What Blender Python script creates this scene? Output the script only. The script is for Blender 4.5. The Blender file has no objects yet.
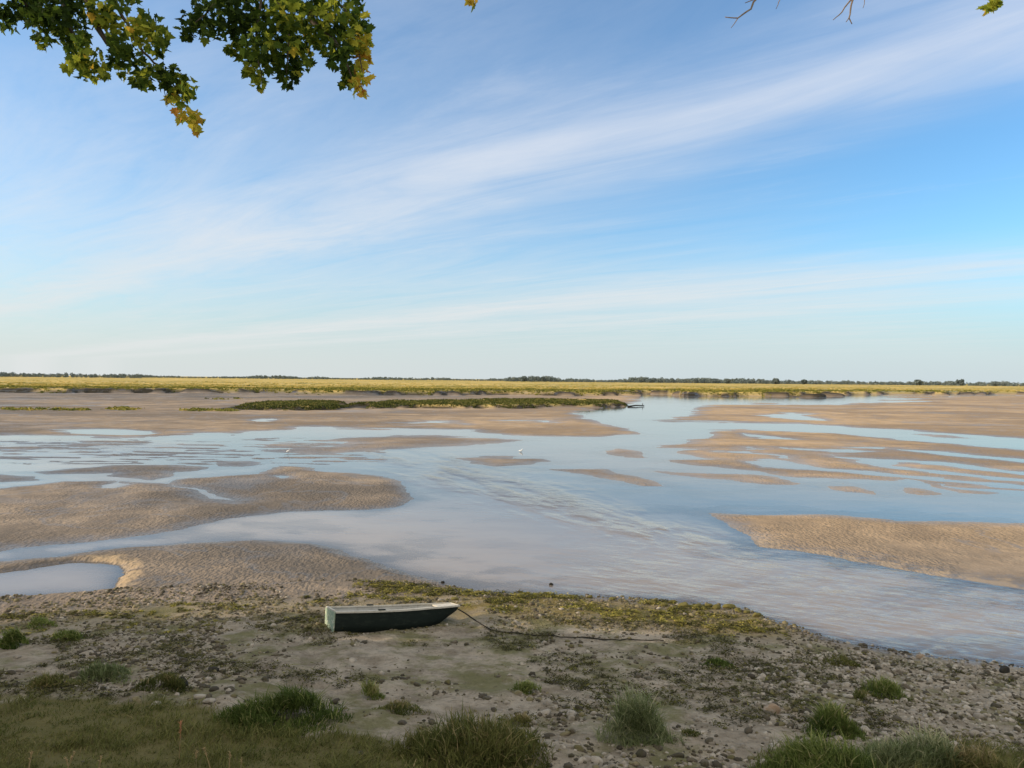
import bpy, bmesh, math, random
import numpy as np
from mathutils import Vector, Matrix, Euler

random.seed(11)
rng = np.random.default_rng(11)
scene = bpy.context.scene
C = scene.collection

# ------------------------------------------------------------------ camera
FPX, CW, CH = 773.0, 1024, 768
CAMZ = 5.6
HOR, ROLL = 379.5, math.atan(0.0095)
PITCH = math.atan((384 - HOR) / FPX)
camP = Vector((0, 0, CAMZ))
camR = Vector((math.cos(ROLL), 0, math.sin(ROLL)))
camF = Vector((0, math.cos(PITCH), -math.sin(PITCH)))
camR = (camR - camF * camR.dot(camF)).normalized()
camU = camR.cross(camF).normalized()
cd = bpy.data.cameras.new('camera')
cam = bpy.data.objects.new('camera', cd)
C.objects.link(cam)
cd.sensor_width = 36
cd.lens = FPX / CW * 36
cd.clip_start = 0.1
cd.clip_end = 20000
m = Matrix((camR, camU, -camF)).transposed().to_4x4()
m.translation = camP
cam.matrix_world = m
scene.camera = cam


def hor(x):
    return HOR + (x - 512) * 0.0095


def ray(px, py):
    return (camF + camR * ((px - 512) / FPX) - camU * ((py - 384) / FPX))


def at0(px, py, z=0.0):
    d = ray(px, py)
    if d.z > -2e-4:
        d.z = -2e-4
    t = (z - CAMZ) / d.z
    return camP + d * t


def atdepth(px, py, Y):
    d = ray(px, py)
    return camP + d * (Y / d.y)


def proj(p):
    v = Vector(p) - camP
    w = v.dot(camF)
    return 512 + FPX * v.dot(camR) / w, 384 - FPX * v.dot(camU) / w


# ------------------------------------------------------------------ noise
def vnoise(x, y, seed=0):
    xi = np.floor(x).astype(np.int64); yi = np.floor(y).astype(np.int64)
    fx = x - xi; fy = y - yi
    fx = fx * fx * (3 - 2 * fx); fy = fy * fy * (3 - 2 * fy)

    def h(a, b):
        n = (a * 374761393 + b * 668265263 + seed * 1442695041) & 0xffffffff
        n = ((n ^ (n >> 13)) * 1274126177) & 0xffffffff
        return ((n ^ (n >> 16)) & 0xffff) / 65535.0
    return (h(xi, yi) * (1 - fx) + h(xi + 1, yi) * fx) * (1 - fy) + (h(xi, yi + 1) * (1 - fx) + h(xi + 1, yi + 1) * fx) * fy


def fbm(x, y, oct=4, seed=0):
    s = 0; a = 0.5; t = 0
    for i in range(oct):
        s = s + a * vnoise(x, y, seed + i * 17); t += a
        x = x * 2.03 + 5.1; y = y * 2.03 + 1.7; a *= 0.5
    return s / t


def sstep(a, b, x):
    t = np.clip((x - a) / (b - a), 0, 1)
    return t * t * (3 - 2 * t)


# ------------------------------------------------------------------ terrain grid
rowsY = [np.linspace(-8, 6.9, 70), np.linspace(7.0, 10.9, 90)]
v = np.concatenate([np.arange(396, 240, -0.8), np.arange(240, 40, -0.55), np.arange(40, 8, -0.3), np.arange(8, 0.62, -0.2)])
rowsY.append(CAMZ * FPX / v)
rowsY.append(np.array([8000., 12000., 17000.]))
RY = np.concatenate(rowsY)
RY = np.unique(RY)
NC = 720
S = np.linspace(-1, 1, NC)
S = np.sign(S) * (0.75 * np.abs(S) + 0.25 * np.abs(S) ** 4)      # finer towards the middle


def Wd(Y):
    return np.maximum(Y, 0) * 1.15 + 8.0


GX = S[None, :] * Wd(RY)[:, None]
GY = np.repeat(RY[:, None], NC, 1)
shape = GX.shape
X = GX.ravel(); Y = GY.ravel()
Yc = np.maximum(Y, 8)
wx = (fbm(X / Yc * 14 + 3, np.log(Yc) * 26, 4, 3) - .5) * 2
wy = (fbm(X / Yc * 12 + 9, np.log(Yc) * 30, 4, 8) - .5) * 2
XW = X + wx * Yc / FPX * 9
YW = Y + wy * Yc * Yc / (CAMZ * FPX) * 2.6


def sdf(poly):
    """signed distance (m), positive inside, of pixel-defined shoreline polygons laid on the z=0 flat"""
    P = np.array([tuple(at0(*p))[:2] for p in poly])
    x0, y0 = P.min(0); x1, y1 = P.max(0)
    my = max(6, 0.12 * min(y1, 3000)); mx = max(5, 0.05 * min(y1, 3000))
    sel = np.where((XW > x0 - mx) & (XW < x1 + mx) & (YW > y0 - my) & (YW < y1 + my))[0]
    out = np.full(X.shape, -60.0)
    px = XW[sel]; py = YW[sel]
    dmin = np.full(px.shape, 1e18); ins = np.zeros(px.shape, bool)
    n = len(P)
    for i in range(n):
        ax, ay = P[i]; bx, by = P[(i + 1) % n]
        ex, ey = bx - ax, by - ay
        t = np.clip(((px - ax) * ex + (py - ay) * ey) / (ex * ex + ey * ey + 1e-12), 0, 1)
        dx = px - ax - t * ex; dy = py - ay - t * ey
        dmin = np.minimum(dmin, dx * dx + dy * dy)
        if ay != by:
            c = (ay > py) != (by > py)
            ins ^= c & (px < ex * (py - ay) / (by - ay) + ax)
    d = np.sqrt(dmin)
    out[sel] = np.where(ins, d, -d)
    return out


def streak(pts, th):
    up = []; dn = []
    n = len(pts)
    for i, (x, y) in enumerate(pts):
        t = th * (0.25 if i in (0, n - 1) else 1) / 2
        if isinstance(x, tuple): pass
        up.append((x, y - t)); dn.append((x, y + t))
    return up + dn[::-1]


def hv(l):            # (x, pixels below the horizon) -> pixel
    return [(x, hor(x) + q) for x, q in l]


sands = [   # polygon, height A, length L
 ([(-1500, hor(-1500) + 1), (640, hor(640) + 1), (632, 404.5), (600, 408), (573, 413), (585, 418), (620, 428), (642, 434), (600, 437), (570, 437.5), (520, 435), (470, 431), (400, 429), (370, 429), (330, 427), (300, 426.5), (292, 430), (243, 431.5), (240, 434.5), (200, 433.5), (160, 435.5), (150, 437), (100, 437.5), (50, 436), (0, 435), (-300, 433), (-1500, 420)], .34, 9),
 ([(262, 450), (285, 449), (330, 446.5), (350, 443), (325, 441), (345, 438), (375, 436.5), (400, 435), (440, 435), (480, 437), (525, 440.5), (500, 443), (430, 447), (345, 452), (320, 454), (290, 452)], .1, 4),
 ([(258, 437.5), (280, 437), (278, 439), (262, 438.5)], .05, 2), ([(286, 438), (302, 438.5), (300, 439.5), (288, 439)], .05, 2),
 ([(35, 472), (60, 469.5), (90, 467.5), (130, 465.5), (170, 465.5), (205, 467.5), (200, 470), (172, 472), (165, 477), (150, 481), (125, 479), (105, 476), (112, 473), (80, 474), (45, 475)], .09, 1.5),
 ([(-400, 468), (0, 476), (30, 477.5), (33, 481), (0, 483), (-400, 488)], .08, 1.5),
 ([(215, 463), (250, 461.5), (262, 464), (240, 467), (218, 466)], .07, 2),
 ([(-1200, 520), (-300, 496), (0, 489), (30, 486), (60, 481.5), (95, 482), (140, 484), (172, 484), (180, 480), (215, 477.5), (260, 474), (270, 468), (282, 465), (300, 466), (330, 471), (370, 474), (400, 478), (410, 490), (412, 500), (400, 506), (370, 509), (300, 511), (250, 516), (200, 524), (150, 535), (100, 541), (50, 545), (0, 551), (-300, 575), (-1200, 640)], .24, 2.6),
 ([(-1200, 655), (-200, 572), (0, 561), (60, 556), (120, 548), (200, 543), (260, 541), (310, 543), (350, 553), (390, 567), (430, 580), (470, 590), (470, 640), (-1200, 900)], .3, 2.2),
 ([(650, 421), (690, 416), (700, 409), (705, 405.5), (760, 404), (830, 403.5), (880, 401.5), (905, 400), (915, 396), (1100, 390), (2400, 395), (2400, 470), (1600, 455), (1024, 438), (970, 435), (900, 430), (850, 427.5), (800, 424), (740, 422.5), (690, 421.5)], .22, 8),
 ([(908, 434), (940, 434.5), (972, 438), (940, 438)], .05, 2),
 ([(709, 430), (745, 429.5), (800, 432), (840, 434), (870, 437), (930, 442.5), (1024, 450.5), (1700, 500), (1700, 570), (1024, 492), (960, 487), (930, 484), (905, 479), (895, 481), (860, 480), (820, 479), (790, 478), (762, 472), (740, 469.5), (700, 466), (668, 461), (715, 459), (672, 452), (698, 448), (655, 447), (690, 442), (712, 437)], .12, 2.5),
 ([(645, 471), (700, 473), (760, 475.5), (800, 484), (795, 486), (770, 486), (735, 481), (690, 477)], .06, 1.2),
 ([(826, 485), (850, 484.5), (875, 491), (872, 494), (850, 492), (832, 488)], .06, 1), ([(900, 487), (925, 488), (938, 493), (925, 495.5), (905, 492)], .06, 1),
 ([(920, 482), (960, 489), (998, 493), (990, 495), (960, 493), (935, 488)], .06, 1),
 ([(548, 469.5), (600, 469), (640, 478), (665, 486), (640, 486), (600, 478)], .07, 1.2),
 ([(450, 458.5), (490, 457), (540, 458.5), (553, 461), (520, 466), (495, 468), (470, 463)], .07, 1.2),
 ([(600, 451), (620, 448), (640, 452), (648, 457), (620, 456)], .05, 1.2),
 ([(705, 513), (760, 514.5), (830, 516), (900, 521), (1024, 524.5), (1700, 545), (1700, 720), (1024, 589), (960, 579), (900, 570), (830, 556), (775, 548), (760, 546), (735, 530)], .2, 2.6),
]
waters = [  # polygon, bank height near it, bank length
 ([(45, 430), (65, 428.5), (150, 432), (152, 434), (100, 434.5), (60, 431.5)], .3, 4), 
 ([(255, 420), (268, 418.5), (280, 420.5), (265, 422)], .2, 3),
 ([(98, 486), (110, 482.5), (124, 485), (117, 488.3), (100, 488.3)], .2, 1.5), ([(270, 476), (280, 475.5), (291, 478.5), (280, 479)], .2, 1.5),
 (streak([(-100, 406), (40, 405.5), (90, 405.3), (140, 405.6)], 1.3), .3, 6),
 (streak([(500, 421), (520, 420.5), (555, 422.5)], 1.6), .2, 5), (streak([(395, 424), (440, 422.5), (470, 424)], 1.5), .2, 5),
 ([(172, 484), (190, 487), (215, 494), (238, 502), (215, 498), (190, 490)], .2, 3),
 ([(-700, 620), (-100, 575), (0, 571.5), (40, 566), (75, 562), (100, 563.5), (117, 567), (124, 575), (122, 583), (108, 590), (90, 593), (0, 598), (-300, 615)], .19, .4),
 ([(750, 415), (785, 412.5), (815, 413.5), (800, 415.5), (825, 420.5), (800, 419.5), (765, 416.5)], .2, 4),
 (streak([(748, 434), (756, 436.5), (775, 438), (797, 439.7)], 2.2), .1, 2), (streak([(738, 449), (750, 448.3), (762, 449)], 1.8), .1, 2),
 (streak([(712, 451), (745, 452), (790, 458), (800, 460)], 1.4), .1, 2), (streak([(758, 460), (775, 461), (797, 463)], 3.5), .1, 2),
 ([(743, 462), (785, 461.5), (800, 464), (845, 470.5), (824, 470.5), (790, 469), (765, 467.5)], .1, 1.5),
 (streak([(780, 448), (810, 449.5), (850, 452)], 2), .1, 2), (streak([(838, 447), (860, 447.5), (888, 448.6)], 2), .1, 2), (streak([(815, 449.5), (850, 451), (882, 452.6)], 2), .1, 2),
 (streak([(900, 450), (945, 453.5), (1024, 461), (1500, 505)], 3), .1, 2), (streak([(830, 455.3), (870, 459), (940, 463.5), (1024, 473.5), (1500, 520)], 3.6), .1, 2),
 ([(850, 461), (880, 458), (900, 462), (890, 467), (865, 464)], .1, 2), (streak([(855, 462), (900, 468), (960, 475), (1024, 481.5), (1500, 528)], 3.2), .1, 1.5),
 (streak([(790, 467), (824, 469.5), (880, 474), (960, 482), (1024, 488), (1500, 530)], 3.6), .1, 1.5),
 ([(893, 480), (915, 481), (935, 487), (965, 493), (930, 490), (905, 486)], .1, 1.5),
 ([(760, 396), (840, 395.5), (905, 397.5), (880, 401), (840, 402.3), (700, 404)], .5, 3),
]
shoal = .3 + 1.2 * sstep(.35, .7, fbm(X / Yc * 16 + 2, np.log(Yc) * 24, 4, 111))
H = np.full(X.shape, -1.2)
for poly, A, L in sands:
    d = sdf(poly)
    H = np.maximum(H, np.where(d > 0, A * (1 - np.exp(-np.maximum(d, 0) / L)), np.maximum(d * 0.045 * shoal, -.9)))
poolm = np.zeros_like(X)
for poly, A, L in waters:
    d = sdf(poly)
    H = np.minimum(H, np.where(d < 0, A * (1 - np.exp(-np.maximum(-d, 0) / L)) + 0.002, -np.minimum(d * .06, .4)))
pxg = 512 + FPX * X / Yc; pyg = hor(pxg) + CAMZ * FPX / Yc
braid = fbm(X / Yc * 22 + wx, np.log(Yc) * 75, 5, 121)
reg = np.maximum(sstep(436, 440, pyg) * sstep(472, 464, pyg) * sstep(520, 380, pxg), .9 * sstep(506, 514, pyg) * sstep(560, 535, pyg) * sstep(420, 330, pxg) * sstep(230, 280, pxg))
reg = np.maximum(reg, .7 * sstep(448, 456, pyg) * sstep(482, 472, pyg) * sstep(560, 600, pxg) * sstep(720, 680, pxg))
H = np.where((H < 0) & (Y > 12), np.maximum(H, (-.045 + .085 * sstep(.35, .75, braid)) * reg + (1 - reg) * -3), H)
# beach, rising towards the viewer
shore = [(-1200, 670), (-300, 612), (0, 599.5), (90, 596), (200, 590), (330, 584), (400, 586), (480, 592), (560, 594), (680, 603), (750, 611), (772, 622), (860, 646), (950, 660), (1024, 669), (1400, 705)]
pts = [tuple(at0(*p))[:2] for p in shore]
SX = np.array([p[0] for p in pts]); SY = np.array([p[1] for p in pts])
db = np.interp(XW, SX, SY) - YW
dbp = np.maximum(db, 0)
lump = fbm(X * 1.7, Y * 1.7, 5, 21) - .5
bz = np.where(db > 0, .015 + .055 * dbp + .004 * dbp * dbp + lump * .16 * sstep(0, 2.5, db), db * .05)
bz = bz + sstep(5.2, 1.5, Y) * 1.2
bz = np.minimum(bz, 4.05)
inside = (XW > SX[0]) | True
H = np.where(db > 0, np.maximum(np.maximum(H, 0) * sstep(1.5, 0, db) + bz, 0.002), np.maximum(H, bz))
# marsh plateau and vegetated strips
marsh = sdf(hv([(-2600, 19), (-200, 18.5), (0, 18.4), (130, 17.5), (256, 16.8), (400, 16), (512, 15.2), (640, 15), (700, 14.6), (768, 14.8), (822, 13.6), (850, 11.2), (900, 10.2), (1024, 9.7), (2900, 8.5), (2900, .35), (-2600, .35)]))
far = Y > 4500
marsh = marsh + np.where(marsh > -40, (fbm(X * .035, Y * .012, 4, 66) - .5) * 22 * sstep(-40, -5, marsh), 0)
marsh = np.where(far, 50, marsh)
strips = [[(350, 406), (370, 409), (450, 408.7), (540, 407.7), (600, 407.7), (624, 406.7), (629, 404.8), (610, 402.5), (540, 402), (450, 403), (380, 404)],
          [(236, 407), (250, 410), (300, 411), (340, 409.5), (347, 407), (320, 405), (260, 404.5)]]
sm = np.maximum(sdf(strips[0]), sdf(strips[1]))
sm = np.where(sm > -8, sm + (fbm(X * .12, Y * .05, 4, 67) - .5) * 1.2, sm)
H = np.maximum(H, np.where(marsh > 0, 1.5 * (1 - np.exp(-np.maximum(marsh, 0) / 1.6)) + (fbm(X * .05, Y * .03, 3, 5) - .4) * .5, -9))
H = np.maximum(H, np.where(sm > 0, .8 * (1 - np.exp(-np.maximum(sm, 0) / 1.0)), -9))
# gentle relief of the flats
flat = (marsh < 0) & (sm < 0) & (db < 0) & (H > 0.01)
H = H + np.where(flat, (fbm(X / Yc * 40, np.log(Yc) * 60, 3, 31) - .5) * .06 * np.minimum(H / .08, 1) * np.clip(Yc / 60, .3, 2.5), 0)
HG = H.reshape(shape)


def ground(x, y):
    y = float(y)
    r = float(np.interp(y, RY, np.arange(len(RY))))
    i = min(int(r), len(RY) - 2); fr = r - i

    def row(k):
        s = x / float(Wd(RY[k]))
        return float(np.interp(s, S, HG[k]))
    return row(i) * (1 - fr) + row(i + 1) * fr


def ground_arr(x, y):
    r = np.interp(y, RY, np.arange(len(RY)))
    i = np.minimum(r.astype(int), len(RY) - 2)
    k = np.where(r - i > .5, i + 1, i)
    c = np.interp(x / Wd(RY[k]), S, np.arange(NC))
    c0 = np.minimum(c.astype(int), NC - 2); f = c - c0

    def rowh(kk): return HG[kk, c0] * (1 - f) + HG[kk, c0 + 1] * f
    fr = r - i
    return rowh(i) * (1 - fr) + rowh(i + 1) * fr


def at(px, py):
    z = 0.0
    for _ in range(14):
        p = at0(px, py, z)
        z = 0.5 * z + 0.5 * ground(p.x, p.y)
    p = at0(px, py, z)
    p.z = ground(p.x, p.y)
    return p


# ------------------------------------------------------------------ node helpers
class NT:
    def __init__(self, tree):
        self.t = tree; self.n = tree.nodes; self.l = tree.links

    def node(self, kind, **kw):
        n = self.n.new(kind)
        for k, val in kw.items():
            setattr(n, k, val)
        return n

    def put(self, sock, val):
        if isinstance(val, bpy.types.NodeSocket):
            self.l.new(val, sock)
        elif val is not None:
            if sock.type == 'RGBA' and len(val) == 3:
                val = (*val, 1)
            sock.default_value = val

    def math(self, op, a, b=None, c=None, clamp=False):
        n = self.node('ShaderNodeMath', operation=op, use_clamp=clamp)
        for s, q in zip(n.inputs, (a, b, c)):
            self.put(s, q)
        return n.outputs[0]

    def mix(self, f, a, b, mode='MIX'):
        n = self.node('ShaderNodeMix', data_type='RGBA', blend_type=mode)
        self.put(n.inputs[0], f); self.put(n.inputs[6], a); self.put(n.inputs[7], b)
        return n.outputs[2]

    def mapr(self, v, a, b, c=0.0, d=1.0, smooth=True):
        n = self.node('ShaderNodeMapRange', interpolation_type='SMOOTHSTEP' if smooth else 'LINEAR')
        for s, q in zip(n.inputs, (v, a, b, c, d)):
            self.put(s, q)
        return n.outputs[0]

    def noise(self, vec, scale, detail=4, rough=.55, dist=0.0, out=0):
        n = self.node('ShaderNodeTexNoise')
        self.put(n.inputs['Vector'], vec); n.inputs['Scale'].default_value = scale
        n.inputs['Detail'].default_value = detail; n.inputs['Roughness'].default_value = rough; n.inputs['Distortion'].default_value = dist
        return n.outputs[out]

    def vmul(self, v, s):
        n = self.node('ShaderNodeVectorMath', operation='MULTIPLY')
        self.put(n.inputs[0], v); n.inputs[1].default_value = s
        return n.outputs[0]

    def attr(self, name):
        return self.node('ShaderNodeAttribute', attribute_name=name).outputs['Fac']

    def bump(self, h, strength, dist, normal=None):
        n = self.node('ShaderNodeBump')
        self.put(n.inputs['Height'], h); self.put(n.inputs['Strength'], strength); self.put(n.inputs['Distance'], dist)
        if normal is not None: self.put(n.inputs['Normal'], normal)
        return n.outputs[0]


def newmat(name):
    mt = bpy.data.materials.new(name)
    mt.use_nodes = True
    mt.node_tree.nodes.clear()
    g = NT(mt.node_tree)
    out = g.node('ShaderNodeOutputMaterial')
    return mt, g, out


def principled(g, out, col, rough=.8, spec=.3, normal=None):
    p = g.node('ShaderNodeBsdfPrincipled')
    g.put(p.inputs['Base Color'], col); g.put(p.inputs['Roughness'], rough)
    p.inputs['Specular IOR Level'].default_value = spec if not isinstance(spec, bpy.types.NodeSocket) else .3
    if isinstance(spec, bpy.types.NodeSocket): g.put(p.inputs['Specular IOR Level'], spec)
    if normal is not None: g.put(p.inputs['Normal'], normal)
    g.put(out.inputs[0], p.outputs[0])
    return p


def geo(g):
    return g.node('ShaderNodeNewGeometry').outputs['Position']


def haze(g, col, amount=1.0):
    """aerial perspective: far things drift towards the sky's colour (distance measured from the shore)"""
    return col


# ------------------------------------------------------------------ materials
def mat_ground():
    mt, g, out = newmat('ground_material')
    P = geo(g)
    sep = g.node('ShaderNodeSeparateXYZ'); g.put(sep.inputs[0], P)
    z = sep.outputs[2]
    tone, beach, marshA, turf, near, weed, face = [g.attr(k) for k in ('tone', 'beach', 'marsh', 'turf', 'near', 'weed', 'face')]
    n1 = g.noise(P, .35, 6, .6); n2 = g.noise(P, 2.3, 6, .65); n3 = g.noise(P, 14, 5, .7)
    Pl = g.vmul(P, (.035, .055, 1)); nl = g.noise(Pl, 1, 8, .68, .6)
    damp = g.math('MULTIPLY', g.mapr(g.noise(g.vmul(P, (.05, .075, 1)), 1, 7, .65, .8), .53, .66), g.math('SUBTRACT', 1, beach))
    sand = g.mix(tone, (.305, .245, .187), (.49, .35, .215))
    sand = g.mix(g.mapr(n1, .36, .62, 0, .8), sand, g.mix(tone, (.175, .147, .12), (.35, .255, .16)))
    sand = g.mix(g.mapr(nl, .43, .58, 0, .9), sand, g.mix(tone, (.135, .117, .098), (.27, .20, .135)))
    sand = g.mix(g.mapr(n3, .45, .75, 0, .25), sand, (.16, .13, .10))
    wet = g.mapr(g.math('ADD', z, g.math('MULTIPLY', g.math('SUBTRACT', n2, .5), .10)), .0, .10, 1, 0)
    wet = g.math('MULTIPLY', wet, g.math('SUBTRACT', 1, beach))
    rn = g.noise(g.vmul(P, (.14, .11, 1)), 1, 4, .55, 1.4)
    rill = g.math('MULTIPLY', g.mapr(g.math('ABSOLUTE', g.math('SUBTRACT', rn, .5)), .004, .022, 1, 0), g.math('SUBTRACT', 1, beach))
    wet = g.math('MAXIMUM', wet, g.math('MULTIPLY', rill, .6))
    wet = g.math('MAXIMUM', wet, g.math('MULTIPLY', damp, .75))
    wet = g.math('MULTIPLY', wet, g.math('SUBTRACT', 1, g.attr('dry')))
    sand = g.mix(g.math('MULTIPLY', wet, .55), sand, g.mix(1, sand, (.42, .40, .38), 'MULTIPLY'))
    # beach mud
    mud = g.mix(g.mapr(n2, .35, .65), (.215, .18, .135), (.37, .32, .25))
    mud = g.mix(g.mapr(n1, .52, .66, 0, .8), mud, (.39, .33, .255))
    n4 = g.noise(P, .8, 6, .7)
    mud = g.mix(g.math('MULTIPLY', g.mapr(n4, .46, .62), .75), mud, (.125, .125, .045))
    mud = g.mix(g.mapr(n3, .5, .72, 0, .6), mud, (.085, .07, .045))
    mud = g.mix(g.math('MULTIPLY', weed, g.mapr(n2, .4, .55, .25, .9)), mud, g.mix(n3, (.13, .10, .03), (.22, .17, .06)))
    sand = g.mix(g.attr('dry'), sand, g.mix(n2, (.44, .315, .175), (.56, .42, .26)))  # dry sand colour with the sunlight on the bank edges mixed in
    col = g.mix(beach, sand, mud)
    col = g.mix(turf, col, g.mix(n2, (.09, .09, .03), (.185, .155, .07)))
    # marsh top
    Pm = g.vmul(P, (.012, .035, 1)); m1 = g.noise(Pm, 1, 6, .65); m2 = g.noise(g.vmul(P, (.1, .1, 1)), 1, 5, .7)
    mc = g.mix(g.mapr(m1, .36, .62), (.26, .225, .05), (.62, .44, .14))
    mc = g.mix(g.mapr(m2, .5, .7, 0, .6), mc, (.075, .085, .025))
    col = g.mix(marshA, col, mc)
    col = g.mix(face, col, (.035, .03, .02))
    rough = g.mapr(wet, 0, 1, .85, .3, False)
    # ripples on the sand flats
    Pr = g.vmul(P, (1, .62, 1))
    w = g.node('ShaderNodeTexWave', wave_type='BANDS', bands_direction='X')
    g.put(w.inputs['Vector'], Pr); w.inputs['Scale'].default_value = 2.1; w.inputs['Distortion'].default_value = 9
    w.inputs['Detail'].default_value = 3; w.inputs['Detail Scale'].default_value = 1.6
    v = g.noise(P, 5.5, 3, .5)
    v2 = g.noise(g.vmul(P, (1, .6, 1)), 8, 2, .5)
    rip = g.math('ADD', g.math('MULTIPLY', w.outputs[1], .07), g.math('ADD', g.math('MULTIPLY', v, .8), g.math('MULTIPLY', v2, .75)))
    amp = g.math('MULTIPLY', g.math('MULTIPLY', g.math('SUBTRACT', 1, beach), near), g.mapr(g.noise(P, .16, 4, .6), .34, .58, .15, 1.2))
    amp = g.math('MULTIPLY', amp, g.math('SUBTRACT', 1, g.math('MULTIPLY', g.attr('dry'), .8)))
    hgt = g.math('ADD', g.math('MULTIPLY', rip, g.math('MULTIPLY', amp, .125)), g.math('MULTIPLY', g.math('MULTIPLY', n3, beach), .06))
    hgt = g.math('ADD', hgt, g.math('MULTIPLY', n2, .03))
    nb = g.bump(hgt, 1.0, 1.0)
    principled(g, out, col, rough, g.mapr(wet, 0, 1, .03, .4, False), nb)
    return mt


def mat_water():
    mt, g, out = newmat('water_material')
    P = geo(g)
    depth = g.attr('depth'); rip = g.attr('ripple'); turb = g.attr('turbid')
    op = g.math('SUBTRACT', 1, g.math('POWER', 2.718, g.math('MULTIPLY', depth, -38)), clamp=True)
    n1 = g.noise(g.vmul(P, (.25, .6, 1)), 1, 5, .65)
    col = g.mix(turb, (.06, .08, .10), (.27, .228, .185))
    col = g.mix(g.math('MULTIPLY', g.mapr(n1, .4, .65), .35), col, (.19, .16, .135))
    dif = g.node('ShaderNodeBsdfDiffuse'); g.put(dif.inputs[0], col)
    tr = g.node('ShaderNodeBsdfTransparent')
    rt = g.node('ShaderNodeVectorRotate', rotation_type='Z_AXIS'); g.put(rt.inputs['Vector'], P); rt.inputs['Angle'].default_value = math.radians(28)
    P2 = rt.outputs[0]
    Pw = g.vmul(P2, (1.0, 1.6, 1))
    wv = g.noise(Pw, 2.2, 4, .6, .6)
    wv2 = g.noise(g.vmul(P2, (.5, 2.2, 1)), 1.5, 3, .55, .4)
    calm = g.noise(P, .5, 3, .5)
    h = g.math('ADD', g.math('MULTIPLY', wv, .03), g.math('MULTIPLY', wv2, .055))
    wv3 = g.noise(g.vmul(P2, (.8, 1.0, 1)), .42, 3, .55, .5)
    h = g.math('ADD', h, g.math('MULTIPLY', wv3, .16))
    h = g.math('MULTIPLY', h, rip)
    h = g.math('ADD', h, g.math('MULTIPLY', calm, .004))
    nb = g.bump(h, 1.0, 1.0)
    body = g.node('ShaderNodeMixShader'); g.put(body.inputs[0], op); g.put(body.inputs[1], tr.outputs[0]); g.put(body.inputs[2], dif.outputs[0])
    gl = g.node('ShaderNodeBsdfGlossy'); gl.inputs['Roughness'].default_value = .06; g.put(gl.inputs['Normal'], nb)
    gl.inputs['Color'].default_value = (1, 1, 1, 1)
    fr = g.node('ShaderNodeFresnel'); fr.inputs['IOR'].default_value = 1.36; g.put(fr.inputs['Normal'], nb)
    sh = g.node('ShaderNodeMixShader'); g.put(sh.inputs[0], fr.outputs[0]); g.put(sh.inputs[1], body.outputs[0]); g.put(sh.inputs[2], gl.outputs[0])
    g.put(out.inputs[0], sh.outputs[0])
    return mt


def mat_leafy(name, cols, trans=.35, rough=.75, spec=.12):
    """colour ramp over a per-leaf value called tint"""
    mt, g, out = newmat(name)
    r = g.node('ShaderNodeValToRGB')
    g.put(r.inputs[0], g.attr('tint'))
    els = r.color_ramp.elements
    while len(els) < len(cols): els.new(.5)
    for e, (p, c) in zip(els, cols):
        e.position = p; e.color = (*c, 1)
    p = g.node('ShaderNodeBsdfPrincipled')
    g.put(p.inputs['Base Color'], r.outputs[0]); p.inputs['Roughness'].default_value = rough; p.inputs['Specular IOR Level'].default_value = spec
    t = g.node('ShaderNodeBsdfTranslucent'); g.put(t.inputs[0], r.outputs[0])
    ms = g.node('ShaderNodeMixShader'); ms.inputs[0].default_value = trans
    g.put(ms.inputs[1], p.outputs[0]); g.put(ms.inputs[2], t.outputs[0]); g.put(out.inputs[0], ms.outputs[0])
    return mt


def mat_stone(name, a, b, c, weed=0.0):
    mt, g, out = newmat(name)
    tc = g.node('ShaderNodeTexCoord').outputs['Object']
    rnd = g.node('ShaderNodeObjectInfo').outputs['Random']
    ti = g.attr('tint')
    P = geo(g)
    n = g.noise(P, 9, 5, .65); n2 = g.noise(P, 40, 4, .7)
    k = g.math('FRACT', g.math('ADD', g.math('MULTIPLY', rnd, 7.3), ti))
    col = g.mix(k, a, b)
    col = g.mix(g.mapr(n, .45, .65, 0, .75), col, c)
    if weed:
        nz = g.node('ShaderNodeNewGeometry').outputs['Normal']
        s = g.node('ShaderNodeSeparateXYZ'); g.put(s.inputs[0], nz)
        col = g.mix(g.math('MULTIPLY', g.mapr(g.math('ADD', s.outputs[2], g.math('SUBTRACT', n, .5)), .0, .5), weed), col, g.mix(n2, (.06, .062, .018), (.20, .17, .05)))
    principled(g, out, col, .85, .2, g.bump(g.math('ADD', n, g.math('MULTIPLY', n2, .4)), .8, .03))
    return mt


def mat_paint(name, col, worn, amt=.4, rough=.6, scale=6):
    mt, g, out = newmat(name)
    tc = g.node('ShaderNodeTexCoord').outputs['Object']
    n = g.noise(g.vmul(tc, (1, 1, 2.5)), scale, 6, .7); n2 = g.noise(g.vmul(tc, (4, 4, .8)), 3, 4, .6)
    c = g.mix(g.mapr(n, .5, .62, 0, amt), col, worn)
    c = g.mix(g.mapr(n2, .5, .75, 0, .5), c, g.mix(1, c, (.55, .52, .45), 'MULTIPLY'))
    principled(g, out, c, rough, .3, g.bump(n, .3, .01))
    return mt


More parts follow.
